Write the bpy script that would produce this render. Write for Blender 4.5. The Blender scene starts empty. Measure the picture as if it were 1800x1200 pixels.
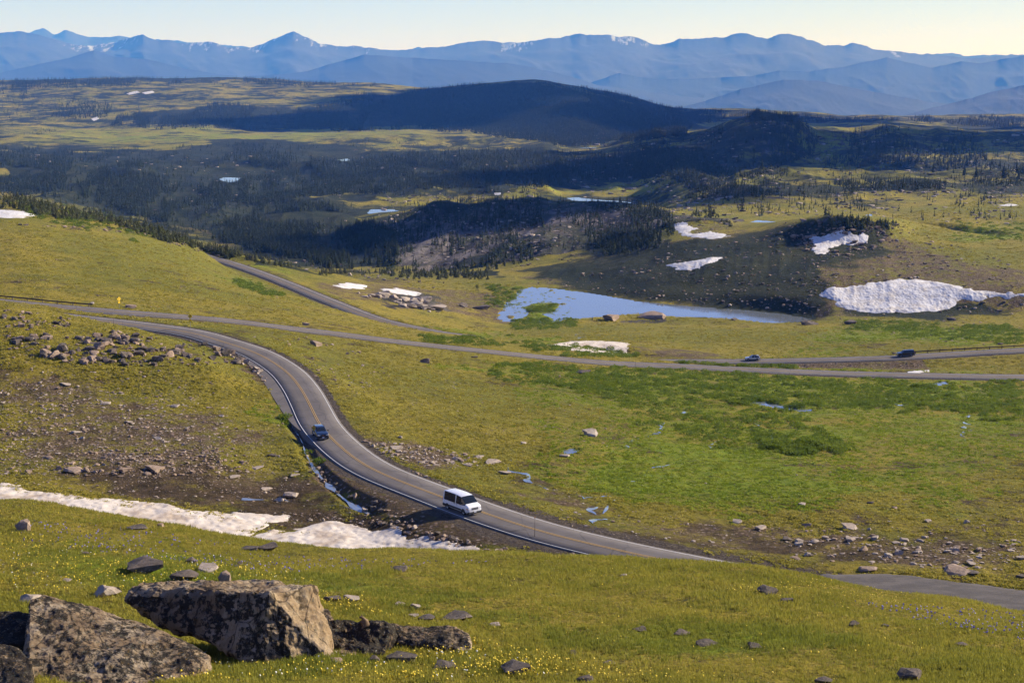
import bpy, bmesh, math, random
import numpy as np
from mathutils import Vector, Matrix, noise as mnoise
random.seed(7); RNG = np.random.default_rng(7)
scene = bpy.context.scene
col = scene.collection
R = math.radians

# ------------------------------------------------------------------ camera
F = 2600.0                                   # focal length in photo pixels (1800 wide)
PITCH = math.atan(500.0/F)
CP, SP = math.cos(PITCH), math.sin(PITCH)
cam_d = bpy.data.cameras.new('camera'); cam_d.sensor_width = 36; cam_d.lens = 36*F/1800
cam_d.clip_start = 0.5; cam_d.clip_end = 200000
cam = bpy.data.objects.new('camera', cam_d); col.objects.link(cam)
cam.rotation_euler = (math.pi/2-PITCH, 0, 0)
scene.camera = cam
scene.render.engine = 'CYCLES'
# ------------------------------------------------------------------ light
SUN_AZ, SUN_EL = R(66), R(26)                # azimuth to the right of the view direction
world = bpy.data.worlds.new('World'); scene.world = world; world.use_nodes = True
wn = world.node_tree.nodes; wl = world.node_tree.links
bg = wn['Background']; bg.inputs[1].default_value = 0.078
sky = wn.new('ShaderNodeTexSky'); sky.sky_type = 'NISHITA'; sky.sun_disc = False
sky.sun_elevation = SUN_EL; sky.sun_rotation = SUN_AZ
sky.altitude = 3000; sky.air_density = 1.0; sky.dust_density = .2; sky.ozone_density = 1.5
tn = wn.new('ShaderNodeMix'); tn.data_type = 'RGBA'; tn.blend_type = 'MULTIPLY'; tn.inputs[0].default_value = 1; tn.inputs[7].default_value = (.88, .86, 1.40, 1)
wl.new(sky.outputs[0], tn.inputs[6]); wl.new(tn.outputs[2], bg.inputs[0])
sd = bpy.data.lights.new('sun', 'SUN'); sd.energy = 5.0; sd.angle = R(0.5); sd.color = (1.0, 0.90, 0.75)
sun = bpy.data.objects.new('sun', sd); col.objects.link(sun)
sv = Vector((math.sin(SUN_AZ)*math.cos(SUN_EL), math.cos(SUN_AZ)*math.cos(SUN_EL), math.sin(SUN_EL)))
sun.rotation_euler = sv.to_track_quat('Z', 'Y').to_euler(); sun.location = sv*500
scene.view_settings.view_transform = 'Standard'; scene.view_settings.look = 'None'
scene.view_settings.gamma = 1.0; scene.view_settings.exposure = 0.88

# ------------------------------------------------------------------ pixel <-> place
def ray(px, py):
    a = (np.asarray(px, float)-900)/F; b = (600-np.asarray(py, float))/F
    return a, CP+b*SP, -SP+b*CP
def at_z(px, py, z):
    a, y, d = ray(px, py); s = z/d; return a*s, y*s, np.zeros_like(a)+z
def at_y(px, py, Y):
    a, y, d = ray(px, py); s = Y/y; return a*s, np.zeros_like(a)+Y, d*s
def project(X, Y, Z):
    dep = Y*CP-Z*SP
    return 900+F*X/dep, 600-F*(Y*SP+Z*CP)/dep

# ------------------------------------------------------------------ noise
def vnoise(x, y, seed=0):
    xi = np.floor(x).astype(np.int64); yi = np.floor(y).astype(np.int64)
    fx = x-xi; fy = y-yi
    u = fx*fx*fx*(fx*(fx*6-15)+10); v = fy*fy*fy*(fy*(fy*6-15)+10)
    def h(a, b):
        n = (a*374761393+b*668265263+seed*974634777) & 0xffffffff
        n = ((n ^ (n >> 13))*1274126177) & 0xffffffff
        n = ((n ^ (n >> 16))*2246822519) & 0xffffffff
        return (n ^ (n >> 15))/4294967295.0
    a = h(xi, yi); b = h(xi+1, yi); c = h(xi, yi+1); d = h(xi+1, yi+1)
    return (a+(b-a)*u+(c-a)*v+(a-b-c+d)*u*v)*2-1
def fbm(x, y, o=4, seed=0, gain=.5):
    s = 0; a = 1; t = 0
    for i in range(o):
        c, q = math.cos(i*1.1), math.sin(i*1.1)
        s = s+a*vnoise((x*c-y*q)*2**i+i*17.3, (x*q+y*c)*2**i+i*9.1, seed+i); t += a; a *= gain
    return s/t
def ridged(x, y, o=4, seed=0):
    s = 0; a = 1; t = 0
    for i in range(o):
        s = s+a*(1-2*np.abs(vnoise(x*2.03**i+i*5.7, y*2.03**i+i*3.3, seed+i))); t += a; a *= .5
    return s/t
def sstep(a, b, x):
    t = np.clip((x-a)/(b-a), 0, 1); return t*t*(3-2*t)
def pchip(x, y, xq):
    x = np.asarray(x, float); y = np.asarray(y, float); h = np.diff(x); d = np.diff(y)/h
    m = np.zeros_like(y)
    w1 = 2*h[1:]+h[:-1]; w2 = h[1:]+2*h[:-1]
    ok = d[:-1]*d[1:] > 0
    with np.errstate(divide='ignore', invalid='ignore'):
        mm = (w1+w2)/(w1/d[:-1]+w2/d[1:])
    m[1:-1] = np.where(ok, mm, 0); m[0] = d[0]; m[-1] = d[-1]
    xq = np.clip(xq, x[0], x[-1]); i = np.clip(np.searchsorted(x, xq)-1, 0, len(x)-2)
    t = (xq-x[i])/h[i]
    return ((1+2*t)*(1-t)**2*y[i]+t*(1-t)**2*h[i]*m[i]+t*t*(3-2*t)*y[i+1]+t*t*(t-1)*h[i]*m[i+1])

# ------------------------------------------------------------------ terrain lines: across the view, from near to far
# every entry (x, y, z) : height z (negative) or forward distance (positive)
LINES = [
 [(0,1200,44),(450,1200,44.5),(900,1200,45),(1350,1200,45),(1800,1200,44)],
 [(0,1100,56),(450,1105,55),(900,1110,55),(1350,1130,53),(1800,1150,51)],
 [(0,1000,70),(450,1025,67),(900,1040,66),(1350,1065,63),(1800,1110,58)],
 [(0,925,87),(450,975,80),(900,995,77),(1350,1020,73),(1800,1085,65)],
 [(0,881,97),(100,889,96),(200,905,94),(330,930,91),(450,950,88),(550,960,87),(650,966,86),(840,972,85),(1000,979,84),(1200,985,82),(1350,1000,79),(1480,1020,76),(1600,1045,73),(1700,1059,71),(1800,1074,69)],
 [(0,1000,-47),(450,1070,-47),(900,1100,-47),(1350,1110,-46),(1800,1180,-46)],
 [(0,881,-54),(200,905,-54.3),(500,955,-55.6),(700,970,-55.5),(900,978,-54.5),(1000,981,-53.8),(1200,987,-53),(1500,1022,-52.6),(1800,1070,-52.5)],
 [(0,800,-54.5),(300,800,-54.8),(520,850,-56.5),(640,880,-57),(780,900,-55.2),(900,905,-54.4),(1200,930,-54.4),(1500,930,-53.6),(1800,950,-53)],
 [(0,700,-53.5),(300,700,-54.6),(450,710,-55.5),(600,785,-56),(900,830,-56.8),(1200,850,-57.3),(1500,830,-58.6),(1800,830,-58.6)],
 [(0,620,-49.5),(150,615,-50),(300,625,-51.5),(430,650,-53.8),(600,700,-57.3),(900,760,-60),(1200,770,-62.5),(1500,760,-65.6),(1800,760,-66.6)],
 [(0,548,-46.8),(150,577,-50),(300,600,-52.3),(430,625,-54.8),(600,660,-60.6),(900,700,-66.8),(1200,710,-70),(1500,705,-74),(1800,700,-76)],
 [(0,530,-56.6),(150,548,-57.5),(300,565,-58.6),(430,590,-59.6),(600,620,-65),(900,645,-73),(1200,660,-81),(1500,662,-86),(1800,668,-86.8)],
 [(0,500,-58.5),(150,520,-60),(300,540,-62.4),(430,555,-65.5),(600,585,-69),(900,610,-77),(1200,636,-87.5),(1500,640,-92),(1800,622,-89)],
 [(0,440,-60.6),(150,455,-64),(300,480,-69.5),(430,510,-77),(600,550,-83),(750,580,-87.5),(900,598,-88.5),(1200,600,-98),(1500,600,-97),(1800,600,-96)],
 [(0,387,-62),(150,398,-66.5),(300,432,-77.5),(430,475,-91.5),(600,522,-97),(750,560,-103),(900,582,-108.5),(1200,575,-108.5),(1500,575,-108.5),(1800,570,-107)],
 [(0,350,-67),(150,376,-73),(300,412,-81),(430,450,-93.5),(600,486,-103),(750,520,-111),(900,548,-115.5),(1200,562,-115.8),(1500,553,-112.5),(1800,548,-111)],
 [(0,420,860),(150,430,850),(300,450,830),(430,470,820),(600,500,810),(750,495,-117.5),(900,504,-115.8),(1200,528,-113.5),(1500,492,-104),(1800,506,-103.5)],
 [(0,420,1120),(150,420,1100),(300,440,1050),(430,460,1010),(600,468,-140),(750,468,-134),(900,460,-124),(1200,470,-106),(1500,432,-98.5),(1800,440,-101)],
 [(0,335,-166),(150,362,-165),(300,396,-165),(430,425,-160),(600,428,-154),(750,410,-139),(900,402,-126),(1050,392,-117),(1200,400,-101),(1330,402,-96.5),(1400,390,-90),(1480,381,-84.5),(1560,388,-89),(1620,400,-97),(1800,402,-103)],
 [(0,315,-170),(300,350,-170),(600,376,-165),(750,366,-147),(900,356,-133),(1100,358,-113),(1200,372,-108),(1330,384,-108),(1480,392,-109),(1650,374,-106.5),(1800,366,-106)],
 [(0,302,-174),(300,330,-174),(600,357,-168.5),(750,386,1500),(900,391,1440),(1000,395,1400),(1110,395,1400),(1200,359,-118),(1300,350,-111.5),(1500,340,-111.5),(1800,332,-111)],
 [(0,290,-178),(300,312,-178),(600,340,-172),(850,332,-168),(1100,342,-165.5),(1240,345,-125),(1300,335,-112),(1500,325,-111),(1800,320,-111)],
 [(0,268,-185),(300,272,-185),(600,285,-180),(900,282,-176),(1100,275,-160),(1200,272,-152),(1300,296,-166),(1500,300,-162),(1800,300,-158)],
 [(0,255,-188),(600,247,-192),(900,258,-190),(1040,258,-188),(1100,246,-168),(1180,243,-158),(1240,232,-140),(1290,214,-116),(1350,204,-103),(1400,211,-114),(1440,232,-143),(1500,232,-146),(1560,222,-135),(1620,225,-140),(1800,238,-146)],
 [(0,225,-190),(300,228,-192),(600,222,-192),(850,237,-200),(1000,250,-200),(1200,260,3600),(1500,255,3600),(1800,255,3600)],
 [(0,165,-130),(300,172,-137),(600,168,-132),(700,180,-150),(800,190,-152),(1000,172,-118),(1150,200,-172),(1250,215,-205),(1500,218,-213),(1800,222,-216)],
 [(0,141,-93),(200,137,-88),(400,138,-92),(560,144,-102),(660,148,-108),(740,154,-116),(850,149,-95),(940,144,-86),(1000,152,-103),(1100,170,-143),(1200,194,-196),(1300,195,-198),(1400,198,-205),(1500,205,-222),(1600,206,-225),(1800,204,-225)],
 [(0,220,8500),(600,220,8500),(1000,230,8500),(1400,250,8500),(1800,250,8500)],
]
NT, NR = 1180, 1500
tcore = np.linspace(-.40, .40, NT-120)
tout = np.linspace(.40, 1.0, 61)[1:]
TT = np.concatenate([-tout[::-1], tcore, tout])
S0, S1 = math.log(2.5), math.log(9500.)
SS = np.concatenate([np.linspace(S0, math.log(38), 60)[:-1], np.linspace(math.log(38), S1, NR-59)])
ks = []
ks.append((np.full(NT, math.log(2.5)), np.full(NT, -3.2)))
ks.append((np.full(NT, math.log(20.)), np.full(NT, -11.5)))
for L in LINES:
    ts, ys, zs = [], [], []
    for px, py, v in L:
        X, Y, Z = at_z(px, py, v) if v < 0 else at_y(px, py, v)
        ts.append(float(X/Y)); ys.append(math.log(Y)); zs.append(float(Z))
    lo, hi = ts[0], ts[-1]
    ts = [lo-.2]+ts+[hi+.2]; ys = [ys[0]]+ys+[ys[-1]]; zs = [zs[0]-0]+zs+[zs[-1]]
    ks.append((pchip(ts, ys, TT), pchip(ts, zs, TT)))
ks.append((np.full(NT, S1+.01), np.full(NT, -520.)))
KS = np.array([k[0] for k in ks]); KZ = np.array([k[1] for k in ks])
for k in range(1, len(KS)): KS[k] = np.maximum(KS[k], KS[k-1]+.012)
H = np.zeros((len(SS), NT))
for c in range(NT): H[:, c] = pchip(KS[:, c], KZ[:, c], SS)
YY = np.repeat(np.exp(SS)[:, None], NT, 1); XX = YY*TT[None, :]
PX, PY = project(XX, YY, H)                   # where each spot of ground lies, used to lay out ground cover
LP1 = fbm(XX/YY*16, np.log(YY)*16, 6, 5, .62); LP2 = fbm(XX/YY*16, np.log(YY)*16, 6, 55, .62)
WX = PX+LP1*60; WY = PY+LP2*17

def poly_sd(poly, X, Y):
    """signed distance, negative inside"""
    P = np.asarray(poly, float); n = len(P)
    d = np.full(X.shape, 1e9); ins = np.zeros(X.shape, bool)
    for i in range(n):
        a = P[i]; b = P[(i+1) % n]; ex, ey = b-a; wx = X-a[0]; wy = Y-a[1]
        t = np.clip((wx*ex+wy*ey)/(ex*ex+ey*ey+1e-12), 0, 1)
        d = np.minimum(d, (wx-ex*t)**2+(wy-ey*t)**2)
        c = (a[1] > Y) != (b[1] > Y)
        with np.errstate(divide='ignore', invalid='ignore'):
            ins ^= c & (X < (b[0]-a[0])*(Y-a[1])/(b[1]-a[1]+1e-15)+a[0])
    d = np.sqrt(d); return np.where(ins, -d, d)
def paint(poly, feather, k=1.0, warp=True, ylo=0, yhi=1e9):
    out = np.zeros(PX.shape); P = np.asarray(poly, float)
    U, V = (WX, WY) if warp else (PX, PY)
    m = (U > P[:, 0].min()-feather) & (U < P[:, 0].max()+feather) & (V > P[:, 1].min()-feather) & (V < P[:, 1].max()+feather) & (YY > ylo) & (YY < yhi)
    out[m] = k*(1-sstep(-feather, feather, poly_sd(poly, U[m], V[m])))
    return out
def blob(x, y, rx, ry, ang=0, k=1.0, ylo=0, yhi=1e9):
    c, s = math.cos(R(ang)), math.sin(R(ang)); dx = WX-x; dy = WY-y
    u = (dx*c+dy*s)/rx; v = (-dx*s+dy*c)/ry
    return k*(1-sstep(.25, 1.5, np.sqrt(u*u+v*v)))*(YY > ylo)*(YY < yhi)
def mx(*a):
    r = a[0]
    for b in a[1:]: r = np.maximum(r, b)
    return r

# ------------------------------------------------------------------ ground cover
VAL = 110       # beyond the foreground rise
scree = mx(blob(230,770,360,95,2,.82,VAL), blob(60,690,200,40,8,.8,VAL), blob(470,850,140,60,20,.6,VAL), blob(720,800,120,34,12,1,VAL),
    paint([(540,790),(600,840),(700,890),(860,935),(1000,975),(900,990),(760,965),(640,905),(560,850)],10,1,True,VAL),
    blob(1330,945,380,38,4,.8,VAL), blob(1640,975,200,34,3,1,VAL), blob(980,880,100,30,25,.7,VAL),
    blob(250,610,200,30,8,.45,VAL), paint([(400,590),(470,640),(490,720),(470,700),(440,640)],6,.9,True,VAL),
    paint([(1380,640),(1620,637),(1640,650),(1400,648)],4,1,False,VAL), blob(1200,618,110,11,4,.9,VAL),
    paint([(560,486),(680,492),(800,505),(880,520),(900,570),(820,560),(700,545),(560,512)],8,.8,True,VAL),
    paint([(870,490),(1040,440),(1150,420),(1300,402),(1420,392),(1560,395),(1620,430),(1800,470),(1800,545),(1440,556),(1380,545),(1100,525),(940,505)],14,.85,True,VAL),
    blob(1270,420,110,40,0,.7,VAL), blob(770,615,20,6,0,.3,VAL))
lush = mx(blob(1420,760,540,170,2,.62,VAL), blob(1240,830,330,85,4,1,VAL), blob(1350,700,480,60,2,.75,VAL), blob(1560,690,330,26,0,.8,VAL), blob(1080,690,200,22,3,.6,VAL), blob(1700,745,160,40,4,.7,VAL), blob(900,650,160,10,4,.7,VAL),
    blob(880,590,180,8,6,.8,VAL), blob(950,550,60,25,0,1,VAL), blob(930,515,90,25,-10,.6,VAL), blob(1640,590,230,22,0,.9,VAL), blob(1240,1122,300,30,2,1,0,VAL), blob(250,1005,260,50,8,.8,0,VAL), blob(700,1040,200,20,6,.6,0,VAL), blob(400,1170,300,40,0,.7,0,VAL),
    blob(620,1000,80,10,10,.4,0,VAL), blob(880,1085,160,14,4,.5,0,VAL), blob(1700,950,200,30,0,.3,VAL), blob(430,500,60,12,20,.7,VAL), blob(470,470,60,14,20,.6,VAL), blob(490,720,30,60,-30,.6,VAL),
    blob(1750,410,120,14,0,.7,VAL), blob(350,390,80,12,20,.5,VAL), blob(900,320,500,14,0,.4,VAL,2200), blob(1060,335,130,12,0,.8,VAL), blob(400,240,450,16,0,.7,VAL), blob(1460,260,60,35,30,.7,VAL), blob(1650,270,140,14,0,.5,VAL))
dirt = mx(.42*(ridged(XX/26, YY/40, 4, 93) > .62)*(YY > VAL)*(YY < 700), blob(350,850,300,40,6,.9,VAL), blob(1350,965,380,22,4,.7,VAL), blob(500,900,170,35,5,.8,VAL), blob(1000,900,60,40,30,.6,VAL), blob(150,700,150,20,6,.4,VAL), blob(330,400,150,16,22,.7,VAL), blob(60,375,100,8,3,.5,VAL), blob(700,950,200,25,12,.9,VAL))
bedrock = mx(paint([(640,400),(760,370),(900,355),(1150,360),(1200,385),(1290,385),(1290,415),(1180,420),(1080,465),(930,500),(820,492),(720,474),(660,440)],10,1.1,True,900),
    blob(1350,250,110,50,0,.75,VAL), blob(1180,290,220,40,0,.5,VAL), blob(1560,270,130,36,0,.6,VAL), blob(1250,480,330,50,0,.35,VAL), blob(150,330,120,14,0,.4,VAL), blob(1450,345,200,8,0,.5,VAL), blob(1740,345,110,18,-3,.9,VAL,800), blob(1600,365,230,22,2,.55,VAL,800), blob(1400,355,200,16,-2,.6,VAL,800), blob(1230,390,120,26,0,.7,VAL,800), blob(1650,440,170,26,4,.35,VAL,640), blob(700,195,60,18,10,.5,VAL),
    blob(1060,178,100,12,10,.25,VAL), blob(720,532,70,16,8,1,VAL,760), blob(1110,560,50,8,0,1,VAL,760), blob(1480,398,100,14,0,.6,VAL,900), blob(500,365,100,20,0,.35,VAL), blob(820,250,200,10,0,.2,VAL), blob(770,535,40,14,30,1,VAL,760))
FOREST = [  # polygon, density, clumpiness
 ([(0,338),(0,262),(150,264),(300,258),(450,250),(620,258),(650,278),(820,262),(900,262),(1010,272),(1250,258),(1300,300),(1260,335),(1150,310),(1000,322),(900,335),(760,330),(650,345),(560,350),(620,380),(690,410),(700,440),(690,468),(600,474),(500,455),(380,424),(200,368),(90,345)], 1.0, .35),
 ([(0,152),(0,136),(300,135),(560,142),(660,152),(560,152),(400,146),(250,150),(100,156)], .9, .3),
 ([(190,224),(210,205),(330,200),(380,182),(520,195),(640,165),(760,170),(760,222),(700,232),(560,228),(330,226)], .8, .35),
 ([(0,150),(60,152),(110,170),(250,190),(230,215),(100,205),(0,215)], .35, .6),
 ([(740,158),(850,150),(940,145),(1050,158),(1150,180),(1220,197),(1500,207),(1800,208),(1800,224),(1600,214),(1400,215),(1280,205),(1220,222),(1200,240),(1000,258),(850,240),(730,222),(640,190),(700,170)], 1.0, .0),
 ([(1000,290),(1080,262),(1180,250),(1260,225),(1350,206),(1410,215),(1440,240),(1430,280),(1320,300),(1150,310)], .42, .45),
 ([(1450,232),(1560,222),(1800,240),(1800,320),(1700,310),(1560,290),(1480,300),(1430,290),(1500,262)], .35, .75),
 ([(1150,345),(1280,325),(1500,318),(1800,316),(1800,330),(1600,334),(1400,342),(1250,352)], .7, .4),
 ([(640,400),(700,368),(900,352),(1150,360),(1190,390),(1180,440),(1000,440),(860,478),(690,470)], .34, .6),
 ([(1000,440),(1060,415),(1140,412),(1180,430),(1150,445),(1060,450)], .9, .2),
 ([(690,360),(780,340),(960,335),(1160,358),(1180,385),(1140,390),(1080,375),(900,365)], .5, .5),
 ([(1200,378),(1240,368),(1290,395),(1280,400)], .4, .4),
 ([(1400,392),(1480,383),(1580,395),(1560,402),(1480,396)], .6, .3),
 ([(0,336),(90,348),(200,370),(300,398),(390,432),(430,448),(400,455),(300,425),(200,398),(90,382),(0,368)], .6, .35),
 ([(430,446),(600,470),(700,476),(860,476),(860,492),(700,490),(560,480),(430,458)], .5, .4),
 ([(560,250),(1000,240),(1800,225),(1800,325),(1200,345),(1000,350),(620,400),(500,330)], .24, .55),
 ([(0,150),(600,160),(800,200),(820,235),(400,215),(0,240)], .14, .6),
 ([(1180,345),(1800,330),(1800,390),(1600,385),(1400,380),(1200,378)], .11, .7),
]
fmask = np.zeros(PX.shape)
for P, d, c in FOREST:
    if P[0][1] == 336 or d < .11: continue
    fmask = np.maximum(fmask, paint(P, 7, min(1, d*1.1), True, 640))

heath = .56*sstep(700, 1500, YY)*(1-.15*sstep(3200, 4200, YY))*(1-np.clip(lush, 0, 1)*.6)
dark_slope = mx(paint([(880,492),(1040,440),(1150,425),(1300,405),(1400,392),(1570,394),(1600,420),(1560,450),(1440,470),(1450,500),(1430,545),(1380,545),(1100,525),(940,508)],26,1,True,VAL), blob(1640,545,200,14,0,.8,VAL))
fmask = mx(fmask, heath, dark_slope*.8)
# ------------------------------------------------------------------ water (level) and islands: outline in photo, level z
POND = [(852,564),(872,553),(885,541),(889,530),(903,521),(912,510),(930,504),(960,506),(1000,510),(1060,519),(1120,529),(1200,537),(1300,544),(1380,552),(1428,561),(1400,569),(1340,567),(1290,560),(1200,557),(1120,551),(1085,554),(1040,558),(1000,561),(985,566),(955,566),(940,569),(915,566)]
ISLE = [(918,540),(945,532),(975,532),(983,539),(968,547),(950,552),(968,558),(975,564),(955,560),(925,566),(905,565),(925,556),(932,547)]
WATER = [('pond', POND, -115.6, 'blue mountain pond with a small green peninsula in the valley', 'pond'),
 ('lake', [(645,374),(652,368),(690,368),(706,372),(700,376),(682,379),(655,380)], -165.5, 'small bright lake in front of dark forest left of the rocky ridge', 'lake'),
 ('lake', [(996,348),(1015,347),(1050,351),(1085,353),(1122,357),(1110,362),(1075,361),(1040,356),(1005,352)], -166.2, 'long narrow lake behind the rocky ridge beside a green meadow', 'lake'),
 ('pond', [(384,315),(395,312),(424,313),(415,319),(400,321)], -176.5, 'tiny pond in a forest clearing at upper left', 'pond'),
 ('lake', [(1000,262),(1030,259),(1060,259),(1098,260),(1095,263),(1030,264)], -189, 'thin far lake at the foot of the dark forested ridge', 'lake'),
 ('pond', [(594,281),(610,279),(616,282),(600,284)], -181, 'tiny far pond among trees near the pale meadow', 'pond'),
 ('pond', [(1316,391),(1330,387),(1355,389),(1380,391),(1368,396),(1330,395)], -106.5, 'broken bright pond behind the dark mound at right', 'pond'),
 ('creek', [(1626,406),(1650,408),(1690,413),(1747,418),(1740,421),(1690,418),(1645,412)], -106, 'thin bright creek winding over the far right meadow', 'creek'),
 ('pond', [(1522,378),(1532,376),(1534,381),(1524,382)], -106.5, 'tiny pool on the right hand plateau meadow', 'pond'),
 ('pond', [(1303,706),(1330,704),(1362,708),(1385,716),(1428,720),(1426,724),(1380,721),(1345,713)], -71.4, 'long shallow pool in the green marsh meadow', 'pond'),
 ('pond', [(988,792),(1005,788),(1020,791),(1008,797),(992,797)], -58.7, 'small pool beside the dark ditch in the meadow', 'pond'),
 ('pond', [(1405,787),(1418,784),(1428,790),(1412,792)], -62, 'small pool beside willow shrubs in the marsh', 'pond'),
 ('pond', [(1630,676),(1660,670),(1668,674),(1640,680)], -82, 'little pool below the lower road at right', 'pond'),
]
calm = np.zeros(PX.shape)
for nm_, P_, z_, lab_, cat_ in WATER:
    q_ = np.asarray(P_, float); x0, x1, y0, y1 = q_[:, 0].min(), q_[:, 0].max(), q_[:, 1].min(), q_[:, 1].max()
    if z_ > -104: continue
    calm = np.maximum(calm, sstep(x0-45, x0-5, PX)*(1-sstep(x1+5, x1+45, PX))*sstep(y0-14, y0-2, PY)*(1-sstep(y1+6, y1+30, PY)))
H0 = H.copy()
# ------------------------------------------------------------------ relief noise
far = sstep(700, 1300, YY); vfar = sstep(2300, 3600, YY)
rough = np.clip(scree*.6+bedrock*1.6+fmask*.4, 0, 2)
H += fbm(XX/40, YY/40, 3, 11)*.5*(1-far)*sstep(40, 130, YY)
H += fbm(XX/3.2, YY/4.5, 4, 21)*np.where(YY < 110, .24, .20)*sstep(30, 45, YY)*(1-far)
H += fbm(XX/90, YY/120, 4, 31)*4.5*far*(1-vfar)
H += (ridged(XX/150+3, YY/330, 4, 33)-.1)*sstep(1150, 1500, YY)*(1-vfar)*15
hump = sstep(2500, 3200, YY)*(1-sstep(3300, 3900, YY))*sstep(-.25, 0, YY*0+XX/YY-.02); H += ridged(XX/220, YY/400, 4, 35)*16*hump
H += fbm(XX/300, YY/420, 5, 41)*15*vfar*(1-sstep(8000, 9000, YY))
H += rough*ridged((XX*.98-YY*.2)/26, (YY*.98+XX*.2)/110, 4, 51)*1.2*sstep(500, 700, YY)*(1-vfar)
H += (bedrock*sstep(600, 800, YY)*(1-vfar))*ridged((XX*.98-YY*.2)/75, (YY*.98+XX*.2)/260, 4, 61)*5.0
H = H*(1-calm)+H0*calm
H += scree*fbm(XX/1.6, YY/1.6, 3, 71)*.14*(YY < 420)

def flat_poly(world_poly, z, depth, fe, zone=0):
    P = np.asarray(world_poly); pad = fe*2.5
    m = (XX > P[:, 0].min()-pad) & (XX < P[:, 0].max()+pad) & (YY > P[:, 1].min()-pad) & (YY < P[:, 1].max()+pad)
    sdv = poly_sd(world_poly, XX[m], YY[m])
    w = 1-sstep(0, fe*2, sdv)
    tgt = z+np.where(sdv < 0, np.maximum(sdv*.12, -1)*depth-.12*depth, .15+.04*sdv)
    H[m] = H[m]*(1-w)+tgt*w
    return m, sdv
WPOLY = []
for nm, P, z, lab, cat in WATER:
    pts = [at_z(a, b, z) for a, b in P]; wp = [(float(p[0]), float(p[1])) for p in pts]
    Yc = np.mean([p[1] for p in wp]); WPOLY.append((nm, wp, z, lab, cat))
    flat_poly(wp, z, 1.0, 4+Yc*.004)
isl = [tuple(map(float, at_z(a, b, -115.6)[:2])) for a, b in ISLE]
P = np.asarray(isl); m = (XX > P[:, 0].min()-3) & (XX < P[:, 0].max()+3) & (YY > P[:, 1].min()-3) & (YY < P[:, 1].max()+3)
sdv = poly_sd(isl, XX[m], YY[m]); H[m] = np.maximum(H[m], -115.6+.45*sstep(1.2, -1.5, sdv)-.2)
pm = (poly_sd([t_[1] for t_ in WPOLY if t_[0] == 'pond'][0], XX, YY) < 0) if False else (YY > 600) & (YY < 760) & (H < -115.55) & (PX < 1010) & (PX > 840)
pf = fbm(XX/5, YY/11, 4, 123, .6)+.9*(1-sstep(855, 905, PX))-.25
H[pm] = np.maximum(H[pm], -115.9+.5*sstep(.02, .22, pf[pm]))
# gravel pullout pad
PULL = [(1452,1008),(1560,1007),(1650,1014),(1800,1034),(1960,1056),(1960,1120),(1700,1085),(1500,1050)]
pullw = [tuple(map(float, at_z(a, b, -52.35)[:2])) for a, b in PULL]
flat_poly(pullw, -52.45, 0, 3)

# ------------------------------------------------------------------ roads (centre lines: photo x, y, height)
ROADS = {
 'B': [(-60,533,-54.6),(40,548,-54.9),(133,559,-55.1),(233,570,-55.3),(333,584,-55.5),(390,600,-55.6),(450,620,-55.7),(500,650,-55.8),(527,680,-55.9),(545,712,-56),(560,742,-56),(580,767,-55.8),(617,800,-55.4),(667,830,-55),(777,873,-54),(843,898,-53.6),(940,930,-53.2),(1050,958,-52.9),(1200,990,-52.6),(1400,1028,-52.5),(1600,1066,-52.5),(1850,1110,-52.5)],
 'A': [(-90,522,-56.2),(0,530,-57),(80,538,-57.8),(167,545,-58.6),(267,552,-60),(350,558,-61.6),(433,566,-63.5),(500,575,-65.5),(600,587,-68),(694,599,-70.5),(850,616,-75),(967,628,-78.5),(1083,638,-81.5),(1200,643,-83.6),(1294,648,-85),(1450,655,-86.3),(1606,659,-86.8),(1800,662.5,-87),(1960,663,-87)],
 'C': [(340,443,-94),(370,453,-93.4),(400,461,-93),(450,478,-92.5),(500,497,-92),(578,529,-91.2),(655,559,-90.5),(718,575,-90),(772,585.5,-89.6),(815,591,-89.8)],
 'D': [(1060,628,-92.5),(1150,634.5,-91),(1197,635,-90.8),(1324,634.5,-90.6),(1450,632,-90),(1567,628.5,-89),(1683,621.5,-88),(1800,615,-87),(1960,606,-86.4)],
}
def catmull(P, step=1.5):
    P = [np.array(p, float) for p in P]; P = [2*P[0]-P[1]]+P+[2*P[-1]-P[-2]]; out = []
    for i in range(1, len(P)-2):
        n = max(2, int(np.linalg.norm(P[i+1]-P[i])/step))
        for k in range(n):
            t = k/n
            out.append(.5*(2*P[i]+(P[i+1]-P[i-1])*t+(2*P[i-1]-5*P[i]+4*P[i+1]-P[i+2])*t*t+(3*P[i]-P[i-1]-3*P[i+1]+P[i+2])*t**3))
    out.append(P[-2]); out = np.array(out)
    for _ in range(6): out[1:-1] = out[:-2]*.25+out[1:-1]*.5+out[2:]*.25
    return out
RD = {}
for k, pts in ROADS.items():
    RD[k] = catmull([tuple(map(float, at_z(a, b, z))) for a, b, z in pts])
roaddist = np.full(H.shape, 99.); roadz = np.zeros(H.shape)
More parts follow.
